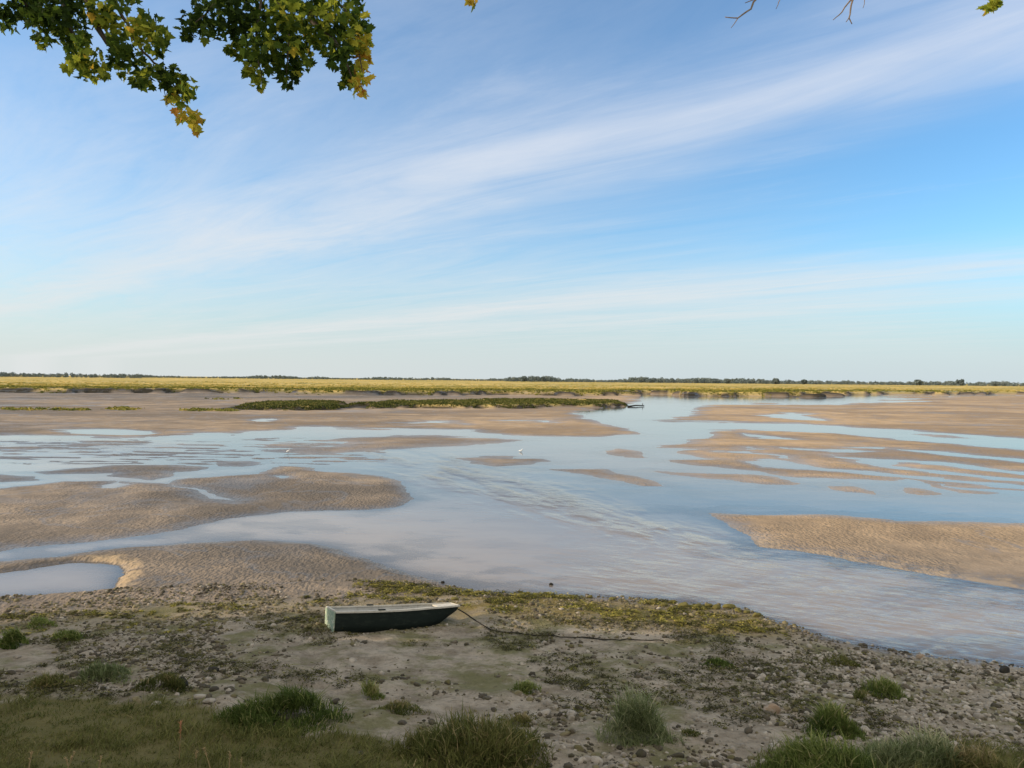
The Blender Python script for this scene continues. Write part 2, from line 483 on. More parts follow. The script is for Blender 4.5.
M = {}
M['ground'] = mat_ground()
M['water'] = mat_water()
M['leaf'] = mat_leafy('sun_tinted_leaf_material', [(0, (.022, .042, .008)), (.34, (.075, .12, .016)), (.6, (.34, .37, .04)), (.78, (.55, .42, .05)), (.92, (.52, .29, .04)), (1, (.40, .17, .035))], .5)  # dark greens carry shade, yellow-greens carry sun, orange is autumn colour
M['grass'] = mat_leafy('grass_material', [(0, (.065, .08, .02)), (.45, (.165, .165, .05)), (.75, (.25, .20, .085)), (1, (.42, .33, .17))], .25)
M['green'] = mat_leafy('green_tuft_material', [(0, (.055, .085, .018)), (.5, (.15, .19, .045)), (.85, (.29, .31, .10)), (1, (.44, .37, .18))], .3)
M['pale_green'] = mat_leafy('pale_tuft_material', [(0, (.085, .105, .04)), (.5, (.20, .235, .10)), (.85, (.36, .37, .20)), (1, (.50, .45, .27))], .3)
M['straw'] = mat_leafy('straw_material', [(0, (.30, .22, .11)), (.6, (.5, .36, .19)), (1, (.5, .22, .12))], .2)
M['marsh'] = mat_leafy('marsh_grass_material', [(0, (.07, .085, .02)), (.4, (.19, .19, .04)), (.75, (.38, .30, .075)), (1, (.52, .38, .13))], .25)
M['strip'] = mat_leafy('strip_grass_material', [(0, (.03, .04, .012)), (.5, (.07, .085, .02)), (.85, (.14, .14, .035)), (1, (.22, .18, .06))], .2)
M['wood'] = mat_leafy('far_wood_haze_material', [(0, (.12, .155, .16)), (.5, (.155, .19, .185)), (1, (.21, .23, .20))], .1, .9, 0)  # distance haze put into the colours, paler and bluer than real foliage
M['weed'] = mat_leafy('seaweed_material', [(0, (.035, .032, .014)), (.4, (.10, .095, .025)), (.7, (.24, .225, .04)), (1, (.50, .40, .12))], .2, .8, .1)
M['stone'] = mat_stone('pale_stone_material', (.24, .21, .17), (.42, .37, .30), (.18, .155, .115))
M['mudstone'] = mat_stone('muddy_stone_material', (.05, .042, .03), (.135, .112, .08), (.05, .046, .022))
M['weedstone'] = mat_stone('weedy_stone_material', (.075, .064, .045), (.30, .25, .18), (.12, .095, .05), .5)
M['brownstone'] = mat_stone('brown_stone_material', (.24, .17, .11), (.28, .2, .13), (.33, .29, .24))
M['wrackrock'] = mat_stone('wrack_rock_material', (.10, .085, .03), (.20, .18, .05), (.07, .06, .03), .95)
M['darkrock'] = mat_stone('dark_rock_material', (.02, .019, .016), (.03, .027, .022), (.045, .04, .03))
M['bark'] = mat_paint('bark_material', (.07, .055, .04), (.13, .11, .085), .7, .9, 9)
M['twig'] = mat_paint('twig_material', (.16, .12, .085), (.24, .19, .14), .6, .8, 20)
M['hull'] = mat_paint('hull_paint_material', (.005, .011, .008), (.02, .028, .02), .5, .75, 5)
M['transom'] = mat_paint('transom_paint_material', (.28, .36, .26), (.62, .60, .48), .85, .6, 7)
M['gunwale'] = mat_paint('gunwale_material', (.52, .49, .42), (.38, .35, .29), .6, .7, 9)
M['inner'] = mat_paint('inner_hull_material', (.50, .49, .45), (.34, .33, .29), .5, .7, 6)
M['rope'] = mat_paint('rope_material', (.022, .019, .013), (.05, .043, .026), .6, .9, 30)
M['feather'] = mat_paint('white_feather_material', (.8, .8, .78), (.7, .7, .68), .3, .7, 8)
M['beak'] = mat_paint('beak_material', (.25, .18, .06), (.2, .14, .05), .3, .6, 8)


# ------------------------------------------------------------------ object helpers
def tag(o, label=None, cat=None, group=None, kind=None):
    if label: o['label'] = label
    if cat: o['category'] = cat
    if group: o['group'] = group
    if kind: o['kind'] = kind
    return o


def mesh_np(name, V, F, mat, parent=None, attrs=None, smooth=True):
    """V (n,3); F list of face arrays with a fixed corner count"""
    me = bpy.data.meshes.new(name)
    F = np.asarray(F, dtype=np.int32)
    n, k = F.shape
    me.vertices.add(len(V)); me.vertices.foreach_set('co', np.asarray(V, dtype=np.float32).ravel())
    me.loops.add(n * k); me.loops.foreach_set('vertex_index', F.ravel())
    me.polygons.add(n); me.polygons.foreach_set('loop_start', np.arange(0, n * k, k, dtype=np.int32))
    me.polygons.foreach_set('use_smooth', np.full(n, smooth))
    me.update(calc_edges=True)
    for kx, a in (attrs or {}).items():
        me.attributes.new(kx, 'FLOAT', 'POINT').data.foreach_set('value', np.asarray(a, dtype=np.float32))
    me.materials.append(mat)
    o = bpy.data.objects.new(name, me); C.objects.link(o)
    if parent: o.parent = parent
    return o


def bm_obj(name, bm, mat, parent=None, smooth=True):
    me = bpy.data.meshes.new(name)
    bmesh.ops.recalc_face_normals(bm, faces=bm.faces)
    bm.to_mesh(me); bm.free()
    for p in me.polygons: p.use_smooth = smooth
    me.materials.append(mat)
    o = bpy.data.objects.new(name, me); C.objects.link(o)
    if parent: o.parent = parent
    return o


def empty(name, loc, rz=0):
    o = bpy.data.objects.new(name, None); C.objects.link(o)
    o.location = loc; o.rotation_euler = (0, 0, rz); o.empty_display_size = .1
    return o


def tube(bm, pts, radii, seg=7):
    rings = []
    n = len(pts)
    pts = [Vector(p) for p in pts]
    for i, p in enumerate(pts):
        d = (pts[min(i + 1, n - 1)] - pts[max(i - 1, 0)]).normalized()
        a = d.cross(Vector((0.13, .31, 1)))
        if a.length < 1e-4: a = d.cross(Vector((1, 0, 0)))
        a.normalize(); b = d.cross(a)
        rings.append([bm.verts.new(p + (a * math.cos(t) + b * math.sin(t)) * radii[i]) for t in [2 * math.pi * k / seg for k in range(seg)]])
    for r0, r1 in zip(rings, rings[1:]):
        for k in range(seg):
            bm.faces.new((r0[k], r0[(k + 1) % seg], r1[(k + 1) % seg], r1[k]))
    bm.faces.new(rings[0][::-1]); bm.faces.new(rings[-1])


# ------------------------------------------------------------------ ground and water
pxv = 512 + FPX * X / Yc
pyv = hor(pxv) + (CAMZ - np.clip(H, 0, 4)) * FPX / Yc
right = sstep(380, 760, pxv); farness = sstep(620, 420, pyv)
sunlit_dryE = np.zeros_like(X)  # dry sand, painted brighter on bank edges that face the sun
for (poly, A_, L_), sgn in ((waters[8], -1), (sands[-1], 1)):
    d_ = sdf(poly) * sgn
    q_ = sstep(-.05, .03, d_) * sstep(.75 if sgn < 0 else .6, .1, d_ + (fbm(X * 2.5, Y * 2.5, 4, 41) - .5) * 1.9)
    sunlit_dryE = np.maximum(sunlit_dryE, q_ * (sstep(60, 112, pxv) * sstep(150, 135, pxv) * (.35 + .5 * fbm(X * 6, Y * 6, 3, 43)) if sgn < 0 else sstep(745, 765, pxv) * sstep(527, 545, pyv) * .35))
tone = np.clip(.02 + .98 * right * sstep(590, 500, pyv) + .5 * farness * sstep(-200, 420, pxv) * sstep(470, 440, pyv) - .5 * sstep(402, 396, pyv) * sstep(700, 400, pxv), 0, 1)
G = dict(tone=tone, dry=sunlit_dryE,
         beach=sstep(.0 + 1.2*sstep(470,380,pxv), .9 + 1.6*sstep(470,380,pxv), db + (fbm(X * 1.5, Y * 1.5, 3, 51) - .5) * 1.2),
         marsh=np.maximum(sstep(4.0, 8, marsh), sstep(1.5, 3, sm)),
         near=sstep(140, 35, Y))
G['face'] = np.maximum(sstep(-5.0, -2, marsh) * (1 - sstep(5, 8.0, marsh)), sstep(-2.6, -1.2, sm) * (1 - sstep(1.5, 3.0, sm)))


def turf_mask(px, py, n):
    a = sstep(0, 12, py - (694 + 12 * n + 34 * sstep(150, 330, px) + 26 * sstep(330, 440, px))) * sstep(560, 470, px)
    b = sstep(0, 14, py - 744 - 14 * n) * sstep(740, 790, px)
    return np.maximum(a, b)


G['turf'] = np.where(Y > 4, turf_mask(pxv, pyv, (fbm(X * 2, Y * 2, 3, 77) - .5) * 2), 1.0)
G['weed'] = sstep(.05, .6, db) * sstep(3.6, 2.0, db) * sstep(330, 420, pxv) * sstep(830, 740, pxv) + .3 * sstep(1.5, 2.2, db) * sstep(4.6, 3.0, db) * sstep(420, 300, pxv)
idx = np.arange(X.size).reshape(shape)
Fq = np.stack([idx[:-1, :-1], idx[:-1, 1:], idx[1:, 1:], idx[1:, :-1]], -1).reshape(-1, 4)
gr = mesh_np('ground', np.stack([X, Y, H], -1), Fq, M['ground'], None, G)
tag(gr, 'tidal estuary sand banks and stony mud beach', 'ground', None, 'structure')
# water: one sheet at the level z=0
depth = np.maximum(-H, 0)
rp = .045 + .55 * sstep(480, 640, pxv) * sstep(525, 590, pyv) + 1.25 * np.exp(-((pyv - (466 + (pxv - 420) * .27)) / 14) ** 2) * sstep(330, 470, pxv) * sstep(780, 600, pxv) * (.25 + .75 * sstep(.3, .75, fbm(pxv * .03 + pyv * .02, (pyv - pxv * .27) * .16, 3, 131)))
rp = rp + .5 * np.exp(-((pyv - 447) / 7) ** 2) * sstep(260, 100, pxv)
rp = rp * (1 - .7 * sstep(560, 640, pxv) * sstep(484, 490, pyv) * sstep(526, 514, pyv))
rp = rp * (.5 + fbm(X / Yc * 30, np.log(Yc) * 20, 3, 61))
turb = np.clip(.15 + .85 * sstep(470, 540, pyv - .12 * (pxv - 512)) , 0, 1)
faces_wet = (H.reshape(shape)[:-1, :-1] < .03) | (H.reshape(shape)[1:, 1:] < .03) | (H.reshape(shape)[1:, :-1] < .03) | (H.reshape(shape)[:-1, 1:] < .03)
Fw = Fq[faces_wet.ravel()]
used = np.unique(Fw); remap = np.full(X.size, -1); remap[used] = np.arange(used.size)
wa = mesh_np('water', np.stack([X[used], Y[used], np.zeros(used.size)], -1), remap[Fw], M['water'], None,
             dict(depth=depth[used], ripple=rp[used], turbid=turb[used]))
tag(wa, 'shallow tidal channels between the sand banks', 'water', None, 'structure')


# ------------------------------------------------------------------ blades and tufts
def blades(base, height, lean, width, tint, bend=.5):
    """numpy curved blades: base (n,3), height (n), lean (n,2) horizontal reach, width (n)"""
    n = len(base)
    ts = np.array([0, .4, .75, 1.0])
    wd = np.array([1, .85, .5, .06])
    ang = rng.uniform(0, 2 * math.pi, n)
    side = np.stack([np.cos(ang), np.sin(ang), np.zeros(n)], -1)
    V = np.zeros((n, 8, 3))
    for i, t in enumerate(ts):
        c = base.copy()
        c[:, :2] += lean * (t ** (1 + bend))
        c[:, 2] += height * (t - .25 * t * t * bend * 2 * np.minimum(np.linalg.norm(lean, axis=1) / np.maximum(height, .01), 1))
        V[:, 2 * i] = c - side * (width * wd[i] / 2)[:, None]
        V[:, 2 * i + 1] = c + side * (width * wd[i] / 2)[:, None]
    b = (np.arange(n) * 8)[:, None]
    F = np.concatenate([b + np.array([0, 1, 3, 2]), b + np.array([2, 3, 5, 4]), b + np.array([4, 5, 7, 6])])
    return V.reshape(-1, 3), F, np.repeat(tint, 8)


def tuft(name, px, py, wpx, hpx, nb, mat, label, group=None, cat='grass tuft', dep=.6, wide=.012, stray=.25, tlo=0, thi=1):
    p = at(px, py)
    sc = p.y / FPX
    rx = wpx * sc / 2; hh = hpx * sc
    nb = int(nb * 2.2)
    nc = max(7, int(rx * 30))
    cr_ = np.sqrt(rng.uniform(0, 1, nc)); ca = rng.uniform(0, 2 * math.pi, nc)
    ccx = rx * .92 * cr_ * np.cos(ca); ccy = rx * dep * cr_ * np.sin(ca)
    ch = (np.sqrt(np.maximum(1 - cr_ ** 2, .05)) * .75 + .3) * rng.uniform(.55, 1.15, nc)
    cs_ = rx * rng.uniform(.2, .34, nc); ct = rng.normal(0, .2, nc); cl_ = rng.normal(0, .3, (nc, 2))
    k = rng.integers(0, nc, nb)
    gx_ = np.clip(rng.normal(0, 1, (nb, 2)), -1.5, 1.5) * np.array([1, 1])
    lx = ccx[k] + gx_[:, 0] * cs_[k]; ly = ccy[k] + gx_[:, 1] * cs_[k] * dep * 1.2
    h = hh * ch[k] * (rng.uniform(.2, 1.15, nb) ** .9)
    gz = ground_arr(lx + p.x, ly + p.y) - p.z
    rr_ = np.minimum(1, np.sqrt((lx / rx) ** 2 + (ly / (rx * dep)) ** 2))
    dome = hh * .72 * ch[k] * np.sqrt(1 - rr_ ** 2) * rng.uniform(.15, 1, nb) ** .5
    h = h * .44
    base = np.stack([lx, ly, gz - .01 + dome], -1)
    lean = (cl_[k] + rng.normal(0, stray + .25, (nb, 2))) * h[:, None]
    tint = np.clip(tlo + (thi - tlo) * (.12 + .5 * ((h + dome) / hh) * rng.uniform(.3, 1.3, nb) + ct[k] + rng.normal(0, .13, nb)), 0, 1)
    dead = rng.random(nb) < .06
    tint = np.where(dead, rng.uniform(.85, 1, nb), tint)
    V, F, T = blades(base, h, lean, np.full(nb, wide) * rng.uniform(.6, 1.4, nb), tint)
    o = mesh_np(name, V, F, M[mat], None, dict(tint=T))
    o.location = p
    tag(o, label, cat, group)
    return o


# turf (stuff): bottom left, and a bit bottom right
def turf(name, px0, px1, py0, py1, n, label, hmul=1.0):
    pp = np.array([tuple(at(rng.uniform(px0, px1), rng.uniform(py0, py1))) for _ in range(n // 12)])
    pp = np.repeat(pp, 12, 0)
    pp[:, :2] += rng.normal(0, .07, (len(pp), 2))
    pp[:, 2] = ground_arr(pp[:, 0], pp[:, 1])
    qx = 512 + FPX * pp[:, 0] / pp[:, 1]; qy = hor(qx) + (CAMZ - pp[:, 2]) * FPX / pp[:, 1]
    mk = turf_mask(qx, qy, (fbm(pp[:, 0] * 2, pp[:, 1] * 2, 3, 77) - .5) * 2)
    dens = fbm(pp[:, 0] * 2.4, pp[:, 1] * 2.4, 4, 13)
    pp = pp[(mk > rng.uniform(.15, .6, len(pp))) & (dens > rng.uniform(.22, .5, len(pp)))]
    k = len(pp)
    cl = fbm(pp[:, 0] * 1.6, pp[:, 1] * 1.6, 4, 14)
    h = (.035 + .14 * np.maximum(cl - .4, 0) * 2) * rng.uniform(.6, 1.5, k) * hmul
    lean = rng.normal(0, .7, (k, 2)) * h[:, None] + np.array([.3, 0]) * h[:, None]
    tint = np.clip(.15 + .9 * (fbm(pp[:, 0] * .9, pp[:, 1] * .9, 3, 15) - .25) + rng.normal(0, .13, k), 0, 1)
    V, F, T = blades(pp, h, lean, rng.uniform(.006, .014, k), tint)
    return tag(mesh_np(name, V, F, M['grass'], None, dict(tint=T)), label, 'grass', None, 'stuff')


turf('turf', -160, 560, 690, 860, 60000, 'short dull green turf along the bottom left edge of the beach')
turf('turf', 740, 1160, 742, 850, 20000, 'short green and straw turf in the bottom right corner', 1.3)

tuft('grass_mound', 283, 722, 108, 36, 2600, 'green', 'wide dark green grass mound at edge of the turf left of centre', thi=.6)
tuft('grass_mound', 250, 722, 60, 24, 900, 'green', 'low dark green grass mound just left of the wide dark one', thi=.55)
tuft('grass_mound', 480, 757, 138, 42, 3600, 'grass', 'broad olive grass mound below the boat at the bottom edge', thi=.8)
tuft('grass_mound', 425, 752, 70, 26, 900, 'grass', 'flat olive grass mound joining the turf to the broad olive mound', thi=.7)
tuft('grass_tuft', 632, 738, 74, 52, 1900, 'pale_green', 'pale feathery green tuft standing alone on the pebbles right of centre', stray=.3, wide=.008)
tuft('grass_tuft', 834, 734, 54, 36, 1100, 'green', 'small upright green tuft above the bottom right grass clump', tlo=.1)
tuft('grass_tuft', 886, 698, 40, 26, 700, 'green', 'bright green tuft among the grey pebbles on the right', tlo=.15)
tuft('grass_tuft', 864, 700, 26, 10, 300, 'grass', 'low dull tuft touching the bright green pebble tuft')
tuft('grass_mound', 826, 778, 125, 42, 3200, 'green', 'large green grass clump at the bottom edge right of centre', thi=.8)
tuft('grass_mound', 915, 772, 110, 44, 2400, 'pale_green', 'straw and pale green grass clump in the bottom right', tlo=.1)
tuft('grass_mound', 985, 780, 90, 36, 1800, 'grass', 'olive grass clump in the far bottom right corner', tlo=.1)
tuft('grass_tuft', 368, 698, 26, 18, 420, 'green', 'thin green tuft on the mud below the stern of the boat', tlo=.2)
tuft('grass_tuft', 404, 713, 44, 14, 600, 'grass', 'flat brown green tuft between boat and broad olive mound')
tuft('grass_tuft', 526, 692, 30, 14, 420, 'green', 'small bright tuft on the mud below the mooring rope', tlo=.2)
tuft('grass_tuft', 522, 724, 30, 14, 380, 'grass', 'brown wispy tuft behind the broad olive mound', tlo=.3)
tuft('grass_tuft', 14, 646, 26, 22, 500, 'green', 'bright green leafy tuft at the left edge of the beach', wide=.02)
tuft('grass_tuft', 40, 626, 30, 12, 360, 'green', 'low yellow green plant near the left tide line', tlo=.3, wide=.02)
tuft('grass_tuft', 66, 640, 34, 10, 700, 'green', 'flat green plant patch on the upper left stones', tlo=.1, wide=.02)
tuft('grass_tuft', 105, 680, 60, 20, 900, 'pale_green', 'spreading pale green plant above the bottom left turf', thi=.7)
tuft('grass_tuft', 55, 686, 56, 16, 700, 'grass', 'dull olive plant left of the spreading pale plant')
tuft('grass_tuft', 160, 688, 50, 22, 800, 'grass', 'dark scrubby plant beside the dark block on the left beach', thi=.6)
tuft('grass_tuft', 720, 666, 30, 12, 350, 'green', 'dark green weed patch on the mud right of the rope end', thi=.5, wide=.02)
tuft('grass_tuft', 842, 664, 36, 10, 350, 'grass', 'low green weed patch at the water edge on the right', thi=.6, wide=.02)
tuft('grass_tuft', 690, 735, 22, 9, 200, 'grass', 'dark low tuft on the pebbles right of the pale feathery tuft', thi=.4)


def stalk(px, py, hpx, label, lean=.05, pink=.5):
    p = at(px, py); h = hpx * p.y / FPX
    n = 60
    base = np.zeros((3, 3)); 
    V, F, T = blades(np.array([[0, 0, 0], [.004, 0, 0.]]), np.array([h, h * .98]), np.array([[lean, 0], [lean, .005]]), np.array([.012, .012]), np.array([.35, .35]), .3)
    k = 26
    t = rng.uniform(.62, 1.0, k)
    b = np.stack([lean * t ** 1.3, np.zeros(k), h * t * .98], -1)
    V2, F2, T2 = blades(b, np.full(k, h * .08), rng.normal(0, .014, (k, 2)), np.full(k, .012), np.full(k, pink))
    o = mesh_np('grass_stalk', np.concatenate([V, V2]), np.concatenate([F, F2 + len(V)]), M['straw'], None, dict(tint=np.concatenate([T, T2])))
    o.location = p
    tag(o, label, 'grass stalk', 'dry grass stalks in the bottom turf')


stalk(179, 764, 42, 'tallest dry grass stalk with a reddish head in the turf', .02, .95)
stalk(28, 775, 24, 'leftmost straw stalk in the bottom turf', .04)
stalk(65, 776, 24, 'bent pair of straw stalks at the bottom left, left stem', .10)
stalk(70, 774, 16, 'short straw stalk beside the bent pair at bottom left', -.05)
stalk(98, 776, 20, 'thin straw stalk between the bent pair and the tall red one', .03)
stalk(196, 772, 22, 'straw stalk just right of the tallest reddish stalk', .0)
stalk(211, 772, 24, 'hooked straw stalk second right of the tallest reddish stalk', -.08)
stalk(229, 772, 20, 'upright straw stalk third right of the tallest reddish stalk', .01)
stalk(240, 774, 16, 'short straw stalk at the right end of the stalk row', .02)
stalk(1000, 775, 20, 'bright yellow straw stalk in the bottom right corner', -.08, .4)


# ------------------------------------------------------------------ marsh vegetation (stuff)
def clumps(name, pts, hts, wds, mat, label, tlo=0, thi=1, nb=7):
    n = len(pts)
    base = np.repeat(pts, nb, 0); h = np.repeat(hts, nb) * rng.uniform(.5, 1.15, n * nb); w = np.repeat(wds, nb)
    off = rng.normal(0, 1, (n * nb, 2)) * w[:, None] * .4
    base = base.copy(); base[:, :2] += off
    base[:, 2] = ground_arr(base[:, 0], base[:, 1]) - .03
    lean = rng.normal(0, .3, (n * nb, 2)) * h[:, None]
    tint = np.clip(np.repeat(rng.uniform(tlo, thi, n), nb) + rng.normal(0, .12, n * nb), 0, 1)
    V, F, T = blades(base, h, lean, w * rng.uniform(.35, .7, n * nb), tint)
    return tag(mesh_np(name, V, F, M[mat], None, dict(tint=T)), label, 'marsh grass', None, 'stuff')


sel = np.where((marsh > 6) & (marsh < 400) & (Y < 1500) & (np.abs(X / Yc) < .95))[0]
w_ = np.exp(-marsh[sel] / 40) + .06
# equal chance per ground area, more near the edge of the plateau
ce = rng.choice(sel, 15000, p=w_ / w_.sum())
P_ = np.stack([X[ce] + rng.normal(0, .6, len(ce)), Y[ce] + rng.normal(0, 2, len(ce)), H[ce]], -1)
yel = sstep(5, 80, marsh[ce])
clumps('marsh_grass', P_[yel < .5], rng.uniform(.15, .5, (yel < .5).sum()), rng.uniform(.5, 1.6, (yel < .5).sum()), 'marsh', 'green rough grass along the eroded front edge of the salt marsh', 0, .55)
clumps('marsh_grass', P_[yel >= .5], rng.uniform(.12, .3, (yel >= .5).sum()), rng.uniform(1, 3, (yel >= .5).sum()), 'marsh', 'golden green grass covering the wide salt marsh plain', .3, 1)
for k, lab in ((0, 'dense dark grass on the long mud island mid channel'), (1, 'dense dark grass on the short mud island left of the long one')):
    d = np.where(sdf(strips[k]) > -8, sm, -9); sel = np.where((d > .1))[0]
    ce = rng.choice(sel, 7000 if k == 0 else 3000)
    P_ = np.stack([X[ce] + rng.normal(0, .2, len(ce)), Y[ce] + rng.normal(0, .5, len(ce)), H[ce]], -1)
    clumps('marsh_grass', P_, rng.uniform(.12, .38, len(ce)) * (.6 + .8 * fbm(P_[:, 0] * .15, P_[:, 1] * .1, 3, 9)), rng.uniform(.2, .6, len(ce)), 'strip', lab, .1, 1, 6)
# sparse low plants left of the islands
pl = []
for (x0, y0, x1, y1, n, s) in ((4, 408.5, 86, 409.5, 120, .5), (104, 408.5, 200, 410, 150, .5), (190, 409.5, 238, 410.5, 110, .5), (118, 407, 124, 407.5, 10, .3), (205, 399, 250, 398, 30, .5), (760, 396.5, 800, 397.5, 10, .2)):
    for _ in range(n):
        t = random.random()
        if vnoise(np.array([t * 9.0 + x0]), np.array([2.0]), 4)[0] < .35: continue
        pl.append(tuple(at0(x0 + t * (x1 - x0), y0 + t * (y1 - y0) + random.gauss(0, s), .15)))
pl = np.array(pl)
clumps('marsh_grass', pl, rng.uniform(.12, .42, len(pl)), rng.uniform(.5, 1.3, len(pl)), 'marsh', 'scattered low green plants on the far left mud flat', .05, .7, 7)


# ------------------------------------------------------------------ far woods
def leafblobs(centers, radii, per, size, flat=1.0):
    """leaf cards spread through blobs: returns V, F(quads), centre index"""
    n = len(centers) * per
    c = np.repeat(centers, per, 0); r = np.repeat(radii, per)
    d = rng.normal(0, 1, (n, 3)); d /= np.linalg.norm(d, axis=1)[:, None]
    rad = r * rng.uniform(.35, 1.05, n) ** .6
    p = c + d * rad[:, None] * np.array([1, 1, flat])
    a = rng.normal(0, 1, (n, 3)); a /= np.linalg.norm(a, axis=1)[:, None]
    b = np.cross(a, rng.normal(0, 1, (n, 3))); b /= np.linalg.norm(b, axis=1)[:, None]
    s = (size * rng.uniform(.6, 1.4, n))[:, None] if np.isscalar(size) else (np.repeat(size, per) * rng.uniform(.6, 1.4, n))[:, None]
    V = np.stack([p - a * s - b * s * .5, p + a * s - b * s * .6, p + a * s * .8 + b * s * .6, p - a * s * .7 + b * s * .5], 1)
    F = (np.arange(n) * 4)[:, None] + np.array([0, 1, 2, 3])
    return V.reshape(-1, 3), F, n


def wood(px0, px1, dist, hfun, n, label):
    cs = []; rs = []
    for i in range(n):
        px = random.uniform(px0, px1)
        d = dist * random.uniform(.92, 1.12)
        x = (px - 512) / FPX * d
        h = hfun(px) * random.uniform(.7, 1.1)
        if h < .5: continue
        z = 1.2
        k = max(1, int(h / 3))
        for j in range(2):
            r = max(h * random.uniform(.28, .45), 1.2)
            cs.append((x + random.gauss(0, r * .8), d + random.gauss(0, r), z + h * (.35 + .4 * j) * random.uniform(.8, 1.1))); rs.append(r)
    cs = np.array(cs); rs = np.array(rs)
    V, F, n = leafblobs(cs, rs, 34, rs * .3, .9)
    tint = np.repeat(np.clip(np.repeat(rng.uniform(.05, .8, len(cs)), 34) + rng.normal(0, .12, n), 0, 1), 4)
    return tag(mesh_np('far_wood', V, F, M['wood'], None, dict(tint=tint), smooth=False), label, 'woodland', None, 'stuff')


nz = lambda px, f, s: float(fbm(np.array([px * f]), np.array([s * 1.0]), 3, 5)[0])
wood(-500, 141, 1500, lambda p: 7.5 * (.75 + .5 * nz(p, .06, 1)) * (1 if p > 60 or p < 30 else .85), 800, 'dark even wood on the horizon at the far left')
wood(135, 520, 2100, lambda p: 8.5 * (nz(p, .05, 2) + .3), 1100, 'thin low treeline along the horizon left of centre')
wood(505, 800, 1700, lambda p: 9.5 * (.4 + .8 * nz(p, .07, 3)) * (1.2 if 505 < p < 560 or 630 < p < 770 else .85), 900, 'uneven treeline along the horizon right of centre')
wood(790, 1500, 1700, lambda p: 9.5 * (.45 + .8 * nz(p, .06, 4)), 1500, 'long bluish treeline on the horizon at the right')


def crown_tree(name, base, h, cr, label, group=None, leafs=34, lsize=.3, nblob=14, mat='wood', cat='tree', trunk_r=.2):
    t = empty(name, base)
    bm = bmesh.new()
    tube(bm, [(0, 0, -.3), (.02 * h, 0, h * .3), (-.01 * h, .01 * h, h * .75)], [trunk_r, trunk_r * .7, trunk_r * .25])
    for k in range(5):
        a = k * 1.3 + random.random()
        tube(bm, [(0, 0, h * (.25 + .07 * k)), (math.cos(a) * cr * .4, math.sin(a) * cr * .4, h * (.42 + .07 * k)), (math.cos(a) * cr * .75, math.sin(a) * cr * .75, h * (.5 + .08 * k))], [trunk_r * .45, trunk_r * .25, trunk_r * .08], 5)
    bm_obj('trunk', bm, M['bark'], t)
    cs = []; rs = []
    for k in range(nblob):
        a = random.uniform(0, 6.28); q = random.random() ** .5
        zz = random.uniform(.28, .92)
        rad = cr * math.sqrt(max(.12, 1 - ((zz - .55) / .5) ** 2)) * q * .8
        cs.append((math.cos(a) * rad, math.sin(a) * rad, h * zz)); rs.append(cr * random.uniform(.3, .48))
    V, F, n = leafblobs(np.array(cs), np.array(rs), leafs, lsize)
    tint = np.repeat(np.clip(np.repeat(rng.uniform(.1, .6, len(cs)), leafs) + rng.normal(0, .12, n), 0, 1), 4)
    mesh_np('crown', V, F, M[mat], t, dict(tint=tint), smooth=False)
    tag(t, label, cat, group)
    return t


for px, d, h, cr, lab in ((524, 1560, 10, 7, 'round tree standing clear at the left end of the middle treeline'),
                          (543, 1560, 9, 5.5, 'smaller round tree just right of the round tree at mid horizon'),
                          (728, 1500, 10.5, 6, 'tall rounded tree in the treeline right of centre'),
                          (804, 1500, 9.5, 6, 'bushy tree at the left of the long right treeline'),
                          (918, 1500, 10, 6.5, 'dark round tree in the long right treeline'),
                          (960, 1500, 11, 7.5, 'largest dark tree clump in the long right treeline'),
                          (776, 1500, 9.5, 7, 'broad tree before the start of the right treeline')):
    crown_tree('far_tree', ((px - 512) / FPX * d, d, 1.2), h, cr, lab, None, 60, 1.6, 14, 'wood', 'tree', .4)

# ------------------------------------------------------------------ shore trees on the left that shade the beach (outside the picture)
shade0 = None
for i, (x, y, s) in enumerate(((-21, 10.6, 1.0), (-20, 6.5, 1.08), (-22, 2.4, 1.0), (-19.5, -1.5, 1.1), (-21, -6, 1.05), (-27, 8.0, 1.1), (-28, 1, 1.15))):
    z = ground(x, y)
    if shade0 is None:
        shade0 = crown_tree('shore_tree', (x, y, z), 9.6, 3.5, 'leafy tree standing on the shore left of the beach', 'trees along the shore left of the beach', 420, .2, 26, 'leaf', 'tree', .22)
        o = shade0
    else:
        o = shade0.copy(); C.objects.link(o)
        for ch in shade0.children:
            c = ch.copy(); C.objects.link(c); c.parent = o
        o.location = (x, y, z); o.rotation_euler = (0, 0, i * 1.7)
    o.scale = (s, s, s * 1.12)

crown_tree('shade_bush', (-17.2, 14.6, ground(-17.2, 14.6)), 3.6, 2.1, 'low bushy shrub added left of the picture to shade the beach', None, 380, .13, 20, 'leaf', 'bush', .07)  # unseen shrub, added to carry the shade further over the left beach

# ------------------------------------------------------------------ maple tree whose boughs overhang the view
tree = empty('maple_tree', (-7.5, .5, ground(-7.5, .5)))
tag(tree, 'maple tree overhanging the top of the view with green and yellowing leaves', 'tree')
to = Vector(tree.location)


def L(p): return Vector(p) - to


DB = 9.0
bm = bmesh.new()
tube(bm, [(0, 0, -.3), (.1, .1, 2), (.3, .4, 4.5), (.6, 1.2, 6.5)], [.34, .28, .24, .17], 12)
bm_obj('trunk', bm, M['bark'], tree)
fork = Vector((.6, 1.2, 6.3))

lobes = [(0, 0), (.16, .05), (.42, -.02), (.36, .16), (.62, .30), (.40, .42), (.48, .62), (.24, .62), (.14, .86), (0, 1.05)]
outline = [(x, y) for x, y in lobes] + [(-x, y) for x, y in lobes[-2:0:-1]]
ol = np.array(outline)
centre = np.array([[0, .38]])
LV = np.concatenate([centre, ol])
LF = np.array([[0, 1 + i, 1 + (i + 1) % len(ol)] for i in range(len(ol))])


